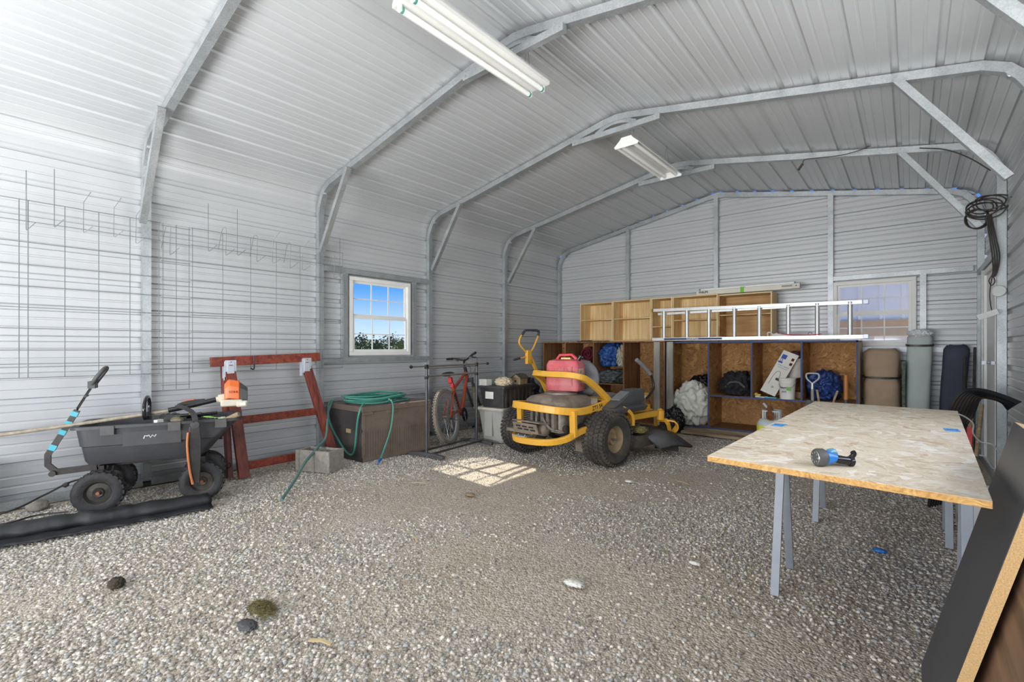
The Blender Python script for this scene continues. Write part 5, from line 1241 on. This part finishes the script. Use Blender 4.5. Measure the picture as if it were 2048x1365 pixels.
q = B(); q.tube([M @ Vector(p) for p in ((-.05, .12, -.003), (-.045, .24, -.003), (-.03, .30, -.003), (.0, .31, -.003), (.02, .27, -.003), (.02, .22, -.003))], .002, 5, smooth=5); q.box((0, 0, 0), (.05, .03, .001), rot=M @ Matrix.Translation((.02, .21, -.004))); q.build('sprayer_picture', M_INK, cbody, world=True)
text('carton_lettering', 'PROJECT SOURCE', .017, M_INKB, cbody, (0, 0, 0), Matrix.Translation(M @ Vector((.0, .385, -.0035))) @ M.to_quaternion().to_matrix().to_4x4(), world=True)
text('carton_lettering', 'Multi-Purpose Sprayer', .013, M_INK, cbody, (0, 0, 0), Matrix.Translation(M @ Vector((.0, .36, -.0035))) @ M.to_quaternion().to_matrix().to_4x4(), world=True)
for x, y in ((.055, .50), (.06, .44)): cb2(x, y, .03, .035).build('red_picture', M_MAROON, cbody, world=True)
def bucket(name, lab, c, r0, r1, h, axis, label=True, nestc=1):
    ax = Vector(axis).normalized(); t = thing(name, lab, 'bucket', c)
    b = B(); b.lathe([(r0, 0), (r1, h), (r1+.006, h), (r1+.006, h-.02), (r1+.001, h-.022), (r1+.0, h-.045), (r1+.005, h-.047), (r1+.004, h-.055), (r0+.004, .0)], (0, 0, 0), ax, 32)
    b.bm.free(); b.bm = bmesh.new()
    b.lathe([(.001, 0), (r0, 0), (r0+(r1-r0)*.75, h*.75), (r0+(r1-r0)*.75+.004, h*.755), (r0+(r1-r0)*.8+.004, h*.8), (r0+(r1-r0)*.8, h*.805), (r0+(r1-r0)*.88, h*.88), (r1+.005, h*.885), (r1+.005, h*.91), (r1, h*.915), (r1, h*.96), (r1+.006, h*.965), (r1+.006, h), (r1-.002, h), (r0-.003, .006), (.001, .006)], (0, 0, 0), ax, 36, close=False)
    bd = b.build('pail', M_PAPER, t, smooth=True)
    return t, bd
bt_, bd = bucket('plastic_bucket', 'small white plastic bucket with a green sticker standing in front of the carton', (3.76, 6.64, .522), .080, .090, .255, (0, 0, 1))
b = B(); b.box((.03, -.083, .13), (.045, .004, .045)); b.build('green_sticker', M_GREEN, bd)
text('bucket_lettering', 'SMART', .026, M_INK, bd, (-.025, -.0865, .14), basis((1, -.3, 0), (0, 0, 1)), ext=.0015); text('bucket_small_print', 'mix well\nbefore use', .013, M_INK, bd, (-.02, -.0855, .095), basis((1, -.3, 0), (0, 0, 1)), ext=.0015)
b = B(); b.tube([(-.088, 0, .225), (-.07, -.07, .16), (-.0, -.095, .12), (.07, -.06, .16), (.088, 0, .225)], .002, 6, smooth=5); b.build('wire_handle', M_WIRE, bt_)
bt2, bd2 = bucket('plastic_bucket', 'white plastic bucket of dark purple netting tipped toward the divider behind the carton', (3.795, 6.93, .80), .095, .11, .26, (.0, -.35, .95))
b = B(); b.blob((.0, -.09, .255), (.085, .09, .05), .2, 3, 5, 3); b.build('purple_netting', mat('purple_netting', (84, 52, 72), .9, var=.5, scale=40), bt2, smooth='all')
b = B(); b.bx(3.70, 3.90, 6.80, 7.11, .521, .60); tag(b.build('cardboard_box', M_TANW), 'brown box on the shelf hidden behind the small white bucket', 'box')
for k, (x, y, l, a, m_, lab) in enumerate(((3.46, 6.66, .16, 8, M_DGREY, 'dark pliers-like hand tool at the left front of the shelf below the carton'), (3.50, 6.61, .17, -6, M_OLIVE, 'grey-green hand tool lying at the shelf edge below the carton'), (3.585, 6.598, .13, 2, M_TEAL, 'teal strip tool at the shelf edge just left of the white bucket'))):
    b = B(); b.box((x, y, .529), (l, .022, .014), rot=R(a)); b.box((x-l*.4, y+.01, .533), (l*.3, .03, .018), rot=R(a+14)); tag(b.build('hand_tool', m_, bevel=.003), lab, 'tool', 'hand tools at the shelf edge')
b = B(); b.blob((3.415, 6.62, .56), (.022, .02, .02), .1, 1, 3, 3); b.box((3.45, 6.62, .555), (.04, .025, .02)); tag(b.build('screwdriver_handle', MATS['dull_yellow'], smooth=True), 'yellow and blue screwdriver handle at the bottom left of the carton', 'tool')
# right compartment
clothing('crumpled_tarp', 'deep blue tarp crumpled on the shelf behind the shovel handles', 'tarp', (4.12, 6.84, .68), (.17, .22, .185), M_TARPD, 51, .3, 2.0, .521, lim=(3.935, 4.44, 6.55, 7.1))
sv = thing('shovel', 'shovel with a grey D-shaped grip standing in front of the deep blue tarp', 'shovel', (4.04, 6.47, 0))
b = B(); b.tube([(4.005, 6.47, .85), (3.985, 6.47, .83), (3.99, 6.47, .79), (4.03, 6.47, .745), (4.045, 6.47, .735), (4.06, 6.47, .745), (4.105, 6.47, .79), (4.11, 6.47, .83), (4.09, 6.47, .85)], .010, 8, closed=True, smooth=4); b.cyl((4.045, 6.47, .66), (4.045, 6.47, .74), .016, .013, 12); b.build('d_grip', M_ALU, sv, world=True, smooth=True)
b = B(); b.cyl((4.05, 6.47, .22), (4.045, 6.47, .67), .018, .016, 12); b.build('shaft', M_GREYW, sv, world=True, smooth=True)
b = B(); b.prism([(-.09, .22), (-.10, .10), (-.05, .02), (0, 0), (.05, .02), (.10, .10), (.09, .22)], .006, Matrix.Translation((4.05, 6.475, 0)) @ Matrix.Rotation(PI/2, 4, 'X')); b.cyl((4.05, 6.47, .15), (4.05, 6.47, .26), .02, .019, 12); b.build('blade', M_ENGD, sv, world=True)
for x, x2, lab in ((4.09, 4.11, 'brown wooden tool handle end just right of the D-grip shovel'), (4.29, 4.25, 'brown curved wooden tool handle end between the blue tarp and the orange handle')):
    b = B(); b.bar([(x2-.02, 6.47, .0), (x2, 6.47, .4), (x2, 6.47, .53), (x, 6.47, .665)], .03, .022, smooth=4); tag(b.build('long_handled_tool', M_COP if False else M_TANW, bevel=.004), lab, 'tool handle', 'wooden tool handles in front of the blue tarp')
oh = thing('orange_handled_tool', 'long tool with a bright orange wooden grip, rightmost in the blue-edged shelving', 'tool', (4.37, 6.47, 0))
b = B(); b.cyl((4.365, 6.47, .57), (4.365, 6.47, .845), .022, .020, 16); b.build('orange_grip', M_ORW, oh, world=True, smooth=True)
b = B(); b.cyl((4.365, 6.47, .0), (4.365, 6.47, .57), .017, .019, 14); b.build('steel_shaft', M_DGREY, oh, world=True, smooth=True)
b = B(); b.bx(4.31, 4.36, 6.465, 6.475, .845, .855); b.build('top_pin', M_BLACK, oh, world=True)
b = B(); b.bar([(3.99, 6.44, .0), (4.0, 6.44, .5), (4.015, 6.44, .54)], .05, .03); b.lathe([(.01, -.02), (.03, -.015), (.03, .015), (.01, .02)], (4.02, 6.43, .515), (0, 1, 0), 14); tag(b.build('garden_shears', M_DGREY), 'dark garden shears standing left of the shovel shaft by the table corner', 'shears')

# propane tank with torch
pt = thing('propane_tank', 'white and yellow propane tank with a weed burner torch, behind the OSB table', 'gas tank', (3.735, 5.93, 0))
b = B(); b.lathe([(.10, 0), (.10, .02)], (0, 0, 0), (0, 0, 1), 28); b.lathe([(.06, .02), (.12, .04), (.15, .09), (.152, .13), (.152, .28), (.15, .30), (.125, .345), (.07, .37), (.02, .375)], (0, 0, 0), (0, 0, 1), 36); b.build('cylinder', M_OLIVE, pt, smooth=True)
b = B(); b.lathe([(.1535, .18), (.1535, .285)], (0, 0, 0), (0, 0, 1), 36); b.build('yellow_band', M_LIME, pt, smooth=True)
b = B()
for a0, a1 in ((200, 340), (20, 160)):
    n = 12
    for k in range(n):
        a = R(a0+(a1-a0)*(k+.5)/n); b.box((.095*math.cos(a), .095*math.sin(a), .41 if 2 < k < n-3 else .405), (.006, .022, .09 if k in (0, 1, n-1, n-2, 5, 6) else .085), rot=None)
b.lathe([(.09, .44), (.10, .44), (.10, .455), (.09, .455)], (0, 0, 0), (0, 0, 1), 28, close=True); b.build('collar', M_OLIVE, pt)
b = B(); b.cyl((0, 0, .37), (0, 0, .44), .02, seg=12); b.tube([(0, 0, .42), (-.03, -.02, .46), (-.09, .02, .52)], .013, 8); b.build('valve', M_ZINC, pt, smooth=True)
b = B(); b.cyl((-.03, .02, .47), (.01, -.14, .40), .035, .04, 18); b.lathe([(.026, 0), (.041, 0), (.041, .02), (.026, .02)], (.01, -.14, .40), (.24, -.9, -.4), 18, close=True); b.build('torch_bell', M_COP, pt, smooth=True)

# ================================================================== bags leaning in the right corner
def roll(name, lab, c0, c1, r, m, seed, rx=1.0, ry=.8, sag=.05, strap=None, cat_='bag', top=None):
    t = thing(name, lab, cat_, (c0[0], c0[1], 0)); b = B(); c0 = Vector(c0); c1 = Vector(c1); n = 26; rings = []
    for i in range(n+1):
        u = i/n; p = c0.lerp(c1, u); k = 1-.0*u
        if u > .965: k *= math.sqrt(max(.03, 1-((u-.965)/.035)**2*.45))
        if u < .03: k *= .85
        if strap and abs(u-strap) < .03: k *= .95
        ring = []
        for j in range(28):
            a = 2*PI*j/28; q = k*(1+sag*noise.noise(Vector((math.cos(a)*1.5+seed, math.sin(a)*1.5, u*3)))+sag*.6*noise.noise(Vector((math.cos(a)*4+seed, math.sin(a)*4, u*7))))
            sq = 1/max(abs(math.cos(a)), abs(math.sin(a)))**.45
            ring.append(b.bm.verts.new((p.x+math.cos(a)*r*rx*q*sq*.92, p.y+math.sin(a)*r*ry*q*sq*.92, p.z+ (.02*noise.noise(Vector((math.cos(a)*2, seed, math.sin(a)*2))) if u > .9 else 0))))
        rings.append(ring)
    for a, c_ in zip(rings, rings[1:]):
        for j in range(28): b.bm.faces.new([a[j], a[(j+1) % 28], c_[(j+1) % 28], c_[j]])
    b.bm.faces.new(rings[0]); b.bm.faces.new(rings[-1])
    b.build('bag_body', m, t, smooth='all', world=True)
    def band(u, m2, nme, hh=.012):
        p = c0.lerp(c1, u); q = B(); pts = []
        for j in range(36):
            a = 2*PI*j/36; sq = 1/max(abs(math.cos(a)), abs(math.sin(a)))**.45
            pts.append((p.x+math.cos(a)*(r*rx*sq*.92+.006), p.y+math.sin(a)*(r*ry*sq*.92+.006), p.z+.008*math.sin(a)))
        q.bar(pts, .008, hh*2, closed=True); q.build(nme, m2, t, world=True)
    if strap: band(strap, M_BLACK, 'strap')
    return t, band
roll('rolled_tent', 'fat tan canvas roll with a black strap, standing right of the blue-edged shelving', (4.665, 6.84, 0), (4.665, 6.90, 1.135), .185, M_TAN, 3, 1.0, .85, .07, .72)
t_, band = roll('canopy_bag', 'tall pale grey-green canopy bag standing between the tan and navy bags', (4.955, 6.90, 0), (5.0, 6.97, 1.31), .115, M_SAGE, 8, 1.05, .9, .05)
band(.90, M_BLACK, 'buckle_strap', .012)
b = B(); b.bx(4.845, 4.875, 6.78, 6.86, .2, 1.0); b.build('printed_side', mat('floral_print', (86, 94, 84), .8, var=.6, scale=40), t_, world=True, bevel=.004)
clothing('clear_plastic_bag', 'crumpled clear plastic on the top end of the pale canopy bag', 'plastic bag', (5.0, 6.92, 1.31), (.10, .09, .04), mat('clear_plastic', (214, 218, 220), .15, var=.1), 61, .3, 3)
roll('chair_bag', 'dark navy folding-chair bag leaning in the right back corner', (5.235, 6.91, 0), (5.30, 7.02, 1.175), .105, M_NAVY, 5, 1.08, .8, .06)

# ================================================================== right corner: plastic strips, sticks, bin
t = thing('black_plastic_bundle', 'bundle of glossy black plastic edging strips bent over beside the right wall', 'plastic strips', (5.2, 4.6, 0))
for k in range(8):
    o_ = .015*k; b = B()
    b.bar([(5.02+o_, 4.55+.03*k, .0), (5.09+o_*1.1, 4.58+.03*k, .5), (5.14+o_*1.2, 4.6+.03*k, .72-o_*.6), (5.20+o_, 4.6+.03*k, .835-o_*.5), (5.28+o_*.7, 4.58+.02*k, .855-o_*.55), (5.37+.005*k, 4.52+.02*k, .83-o_*.5), (5.455-.004*k, 4.44+.02*k, .79-o_*.5)], .034, .006, smooth=6)
    b.build('strip', M_BLACKG, t, world=True, smooth=True)
stick = [((5.30, 6.2, 0), (5.345, 6.75, 1.05), M_BLACK, 'black tool shaft leaning in the right corner, left one of two'), ((5.36, 6.1, 0), (5.41, 6.6, 1.15), M_BLACK, 'black tool shaft leaning in the right corner, right one of two')]
for a, c_, m_, lab in stick:
    b = B(); b.cyl(a, c_, .014, .012, 12); tag(b.build('tool_shaft', m_, smooth=True), lab, 'tool shaft', 'black shafts leaning by the white door')
bc = thing('bolt_cutter', 'red-handled tool with brown wooden ends standing beside the table edge', 'tool', (5.29, 5.2, 0))
b = B(); b.bar([(5.27, 5.15, .30), (5.28, 5.2, .52)], .035, .02); b.build('red_handle', M_REDB, bc, world=True, bevel=.003)
b = B(); b.cyl((5.27, 5.15, 0), (5.27, 5.15, .31), .014, seg=10); b.build('steel_leg', M_BLACK, bc, world=True)
b = B(); b.cyl((5.28, 5.2, .52), (5.285, 5.21, .62), .013, seg=10); b.cyl((5.31, 5.15, .30), (5.35, 5.25, .70), .014, seg=10); b.build('wooden_end', M_TANW, bc, world=True, smooth=True)
wr = B(); wr.tube([(5.15, 4.2, .72), (5.19, 4.2, .70), (5.225, 4.2, .66), (5.225, 4.2, .60), (5.26, 4.2, .55), (5.31, 4.2, .54), (5.35, 4.2, .48), (5.35, 4.2, .44)], .005, 6, smooth=4); wr.tube([(5.26, 4.3, .45), (5.29, 4.3, .44), (5.32, 4.3, .38), (5.36, 4.3, .36)], .005, 6, smooth=4)
wr.tube([(5.35, 4.2, .44), (5.36, 4.3, .36), (5.36, 4.25, .0)], .005, 6); wr.tube([(5.15, 4.2, .72), (5.15, 4.26, .0)], .005, 6)
tag(wr.build('bent_wire', M_ALU, smooth=True), 'bent pale wire frame sticking out past the far right corner of the table', 'wire')
pbn = thing('plastic_bin', 'pale grey plastic bin on the ground under the right edge of the table', 'bin', (5.27, 4.08, 0))
b = B(); loft(b, [rring(-.11, .11, -.16, .16, .03, 0), rring(-.14, .14, -.19, .19, .03, .24), rring(-.15, .15, -.20, .20, .03, .245), rring(-.15, .15, -.20, .20, .03, .265), rring(-.13, .13, -.18, .18, .03, .265), rring(-.10, .10, -.15, .15, .03, .02)], True, True); b.build('bin_body', M_CABLEW, pbn, smooth=True)
b = B(); b.tube([(-.15, -.1, .27), (0, -.12, .285), (.13, -.1, .27)], .005, 6, smooth=4); b.build('wire_bail', M_WIRE, pbn)

# ================================================================== OSB sheet on trestles
tb = thing('osb_table', 'large pale strand-board sheet laid as a table top on grey steel trestles', 'table', (4.74, 3.0, 0))
c4 = [(4.342, 1.824), (5.085, 1.756), (5.15, 4.157), (4.366, 4.232)]; zt = .741
b = B(); b.prism(c4, .001, Matrix.Translation((0, 0, zt-.001))); b.build('board_face', M_OSBT, tb, world=True)
b = B(); b.prism(c4, .019, Matrix.Translation((0, 0, zt-.0201))); ed = b.build('board_core', M_OSBE, tb, world=True)
M_LEG = mat('painted_leg', (146, 152, 158), .5, metal=.1, var=.08)
for yb, y1, y2 in ((2.64, 2.46, 2.82), (3.86, 3.68, 4.04)):
    b = B(); b.bar([(4.40, yb, zt-.045), (5.10, yb, zt-.045)], .05, .05); b.build('trestle_beam', M_LEG, tb, world=True, bevel=.003)
    for x in (4.44, 5.09):
        for yy in (y1, y2):
            b = B(); b.bar([(x, yb+(.018 if yy > yb else -.018), zt-.02), (x, yy, .0)], .012, .036, up=(1, 0, 0)); b.build('leg', M_LEG, tb, world=True, bevel=.002)
for c, r_, lab in (((4.395, 2.79), -4, 0), ((5.075, 3.16), 3, 0)):
    b = B(); b.box((c[0], c[1], zt+.0012), (.055, .10, .0012), rot=R(r_)); tp = b.build('blue_tape', M_TAPE, tb, world=True)
    text('tape_writing', '2x4', .03, M_INKB, tp, (c[0], c[1], zt+.0022), (0, 0, R(0)), world=True)
# knot marks
b = B(); b.prism([(math.cos(a)*(.05+.012*math.sin(3*a)), math.sin(a)*(.02+.006*math.cos(2*a))) for a in [k*PI/9 for k in range(18)]], .0008, Matrix.Translation((4.93, 2.55, zt+.0001)) @ Matrix.Rotation(R(35), 4, 'Z')); b.build('knot_flake', mat('pale_flake', (222, 216, 208), .7, var=.15, scale=60), tb, world=True)

# hose nozzle on the table
nz = thing('hose_nozzle', 'blue and black garden hose spray nozzle lying on the strand-board table', 'spray nozzle', (4.715, 1.93, zt), R(38))
dirn = Vector((1, 0, 0))
b = B(); b.lathe([(.02, 0), (.027, .0), (.030, .006), (.030, .024), (.026, .03), (.01, .03)], (-.052, 0, .03), (1, 0, 0), 28); hd = b.build('spray_head', M_DGREY, nz, smooth=True)
b = B()
for k in range(8):
    a = 2*PI*k/8; b.box((-.0535, math.cos(a)*.016, .03+math.sin(a)*.016), (.003, .006, .006))
b.lathe([(.021, 0), (.0235, -.001), (.021, .002)], (-.052, 0, .03), (-1, 0, 0), 24, close=True); b.build('spray_holes', M_CHROME, hd)
b = B(); b.lathe([(.026, 0), (.024, .01), (.014, .034), (.012, .04)], (-.022, 0, .029), (1, .03, -.05), 24); b.build('blue_cone', M_NOZZ, nz, smooth=True)
b = B(); b.lathe([(.012, 0), (.014, .01), (.014, .045), (.012, .05)], (.012, 0, .026), (1, .0, -.18), 20); b.lathe([(.015, 0), (.017, .003), (.017, .012), (.012, .014)], (.058, 0, .018), (1, 0, -.15), 16); b.build('barrel', M_BLACKG, nz, smooth=True)
b = B(); b.blob((.022, .035, .028), (.022, .012, .026), .05, 1, 3, 3); b.build('blue_dial', mat('clear_blue', (90, 150, 180), .2), nz, smooth='all')
b = B(); b.tube([(.03, .02, .018), (.06, .03, .016), (.085, .035, .02), (.098, .035, .034), (.094, .035, .042)], .0085, 10, smooth=4); b.build('handle', M_BLACKG, nz, smooth=True)

# ================================================================== sheets leaning against the right wall
def lean(name, lab, xf, xt, zt_, y0, y1, th, m, me_, cat_='board', rag=False):
    t = thing(name, lab, cat_, (xf, (y0+y1)/2, 0)); foot = Vector((xf, 0, .006)); top_ = Vector((xt, 0, zt_)); dd = (top_-foot).normalized(); nn = Vector((dd.z, 0, -dd.x))
    def quad(b, o0, o1, ya, yb_):
        vs = [b.bm.verts.new((foot+nn*o).to_3d()+Vector((0, y, 0))) for y in (ya, yb_) for o in (o0, o1)]; vt = [b.bm.verts.new((top_+nn*o)+Vector((0, y, 0))) for y in (ya, yb_) for o in (o0, o1)]
        for f in ((vs[0], vs[1], vs[3], vs[2]), (vt[0], vt[1], vt[3], vt[2]), (vs[0], vs[1], vt[1], vt[0]), (vs[2], vs[3], vt[3], vt[2]), (vs[0], vs[2], vt[2], vt[0]), (vs[1], vs[3], vt[3], vt[1])): b.bm.faces.new(f)
    b = B(); quad(b, .0, .002, y0, y1); b.build('face', m, t, world=True)
    b = B(); quad(b, .0021, th, y0, y1); b.build('core', me_, t, world=True)
    return t
lean('laminated_countertop', 'black laminated slab with thick tan particle-board edge leaning under the near table corner', 4.95, 5.18, .90, 1.735, 2.25, .030, M_BLACKBOARD, mat('particle_edge', (204, 168, 116), .85, var=.22, scale=260), 'slab')
lean('plywood_sheet', 'worn brown plywood sheet leaning on the right wall behind the black slab', 5.005, 5.245, 1.0, .38, 1.98, .014, M_BROWNP, mat('dark_edge', (84, 62, 48), .9, var=.4, scale=60), 'board')

# ================================================================== cables and fittings on the right post
cc = thing('cable_coil', 'coil of dark electric cable hung on the steel brace by the right post', 'cable', (5.40, 5.57, 2.3))
rr = random.Random(11); b = B()
for k in range(6):
    a0 = rr.random()*6; cx_, cz_ = 5.40+rr.uniform(-.03, .05), 2.31+rr.uniform(-.03, .04); rx_, rz_ = rr.uniform(.07, .13), rr.uniform(.04, .08)
    b.tube([(cx_+rx_*math.cos(a0+a*.52), 5.55+.012*k-.02+.02*math.sin(a*.9), cz_+rz_*math.sin(a0+a*.52)) for a in range(12)], .0055, 6, closed=True, smooth=3)
for k in range(5):
    b.tube([(5.34+.07*math.cos(a*.6)+.004*k, 5.56+.01*k, 2.23+.08*math.sin(a*.6)) for a in range(11)], .0055, 6, smooth=3)
b.build('coils', M_CABLE, cc, world=True, smooth=True)
b = B()
for k in range(4): b.tube([(5.40+.01*k, 5.55, 2.24), (5.42+.012*k, 5.54, 2.05), (5.435+.014*k, 5.54, 1.9), (5.44+.008*k, 5.54, 1.78), (5.43+.006*k, 5.54, 1.73)], .0055, 6, smooth=5)
b.build('hanging_bundle', M_CABLE, cc, world=True, smooth=True)
b = B(); b.tube([(5.43, 5.54, 1.74), (5.415, 5.54, 1.70), (5.43, 5.54, 1.66), (5.45, 5.54, 1.69), (5.435, 5.54, 1.73), (5.42, 5.54, 1.6), (5.425, 5.54, 1.5), (5.435, 5.54, 1.44)], .004, 6, smooth=5); b.build('cord_tail', M_CABLE, cc, world=True, smooth=True)
b = B(); b.box((0, 0, 0), (.13, .035, .045), rot=Matrix.Translation((5.405, 5.53, 1.42)) @ Matrix.Rotation(R(-22), 4, 'Y'))
for k in range(3): b.cyl((5.365+.035*k, 5.51, 1.40+.014*k), (5.365+.035*k, 5.508, 1.40+.014*k), .011, seg=12)
tag(b.build('outlet_strip', M_CABLEW, bevel=.003), 'tilted white outlet strip hanging by its cord in front of the right post', 'outlet strip')
b = B(); b.lathe([(.02, 0), (.045, .002), (.048, .008), (.044, .016), (.02, .018)], (5.475, 5.60, 1.615), (0, -1, .1), 24); b.cyl((5.475, 5.585, 1.615), (5.475, 5.578, 1.615), .01, seg=10); tag(b.build('round_box_cover', M_CABLEW, smooth=True), 'round white electrical box cover on the right steel post', 'electrical cover')
b = B(); b.tube([(4.08, 5.60, 3.02), (4.10, 5.60, 3.055), (4.2, 5.60, 3.045), (4.4, 5.60, 3.02), (4.55, 5.60, 3.03), (4.62, 5.60, 3.05)], .004, 6, smooth=6); b.box((0, 0, 0), (.02, .015, .07), rot=Matrix.Translation((4.06, 5.60, 2.99)) @ Matrix.Rotation(R(35), 4, 'Y')); tag(b.build('hanging_cord', M_CABLE, smooth=True), 'thin dark cord with a pale plug draped along the fourth rafter', 'cord')
b = B(); b.tube([(4.98, 5.59, 2.93), (5.15, 5.59, 2.87), (5.30, 5.59, 2.76), (5.43, 5.59, 2.62)], .005, 6, smooth=5); tag(b.build('hanging_cord', M_CABLE, smooth=True), 'dark cord stretched below the right bend of the fourth rafter', 'cord')

# ================================================================== litter on the gravel
def lit(name, lab, cat_, c, r, m, seed, amp=.3, g=None): return clothing(name, lab, cat_, c, r, m, seed, amp, 2.5, 0, g)
lit('dirt_clod', 'dark clod on the gravel at the left, well in front of the fabric roll', 'clod', (1.994, .531, .012), (.045, .03, .022), M_DIRT, 71)
lit('dirt_clod', 'flat dark scrap on the gravel beside the moss clump', 'clod', (2.83, .80, .004), (.05, .03, .006), M_DGREY, 72)
b = B(); rr = random.Random(5)
for k in range(420):
    a = rr.random()*6.28; q = rr.random()**.6*.07; c = Vector((2.753+q*math.cos(a)*1.3, .893+q*math.sin(a)*.7, .004+.03*(1-q/.07)*rr.random())); d_ = Vector((rr.uniform(-1, 1), rr.uniform(-1, 1), rr.uniform(-.2, .6))).normalized()*rr.uniform(.008, .022)
    b.tube([c-d_, c+d_], .0008, 3)
tag(b.build('moss_clump', M_MOSS), 'clump of dry olive moss and grass on the gravel in the foreground', 'moss', kind='stuff')
for (c, a, l, r_, m_, lab) in (((3.18, .93), 25, .10, .006, M_STRAW, 'pale thick splinter on the gravel at the bottom middle of the photo'), ((2.667, 1.794), -25, .10, .004, M_STRAW, 'pale flat stick on the gravel in the middle of the floor'), ((3.654, 2.845), 60, .10, .003, M_PAPER, 'curved white plastic tie on the gravel before the table'), ((1.75, 2.56), 30, .13, .004, M_STRAW, 'pale shaving on the gravel before the storage box'), ((3.45, 4.0), -20, .12, .004, M_STRAW, 'long straw on the gravel right of the mower tyre')):
    b = B(); a = R(a); d_ = Vector((math.cos(a), math.sin(a), 0))*l/2; p = Vector((c[0], c[1], .010)); b.bar([p-d_, p+Vector((0, .006, .004)), p+d_], r_*2.4, r_); tag(b.build('stick', m_), lab, 'stick', 'sticks and splinters on the gravel')
lit('paper_scrap', 'crumpled white paper scrap on the gravel in the centre foreground', 'paper', (3.679, 1.956, .006), (.045, .028, .009), M_PAPER, 73, .5)
lit('paper_scrap', 'small white scrap on the gravel beside the right rear mower tyre', 'paper', (3.079, 3.751, .008), (.03, .02, .008), M_PAPER, 74, .5)
lit('leaf', 'dry tan leaf on the gravel between the sun patch and the camera', 'leaf', (2.30, 2.62, .008), (.04, .025, .008), M_TANW, 75, .4)
lit('blue_scrap', 'bright blue plastic scrap on the gravel under the table', 'scrap', (4.789, 3.365, .008), (.03, .018, .01), M_NOZZ, 76)
lit('wood_chip', 'pale wood chip on the gravel beside the nearest trestle leg', 'wood chip', (4.05, 2.54, .008), (.03, .014, .008), M_PAPER, 77)
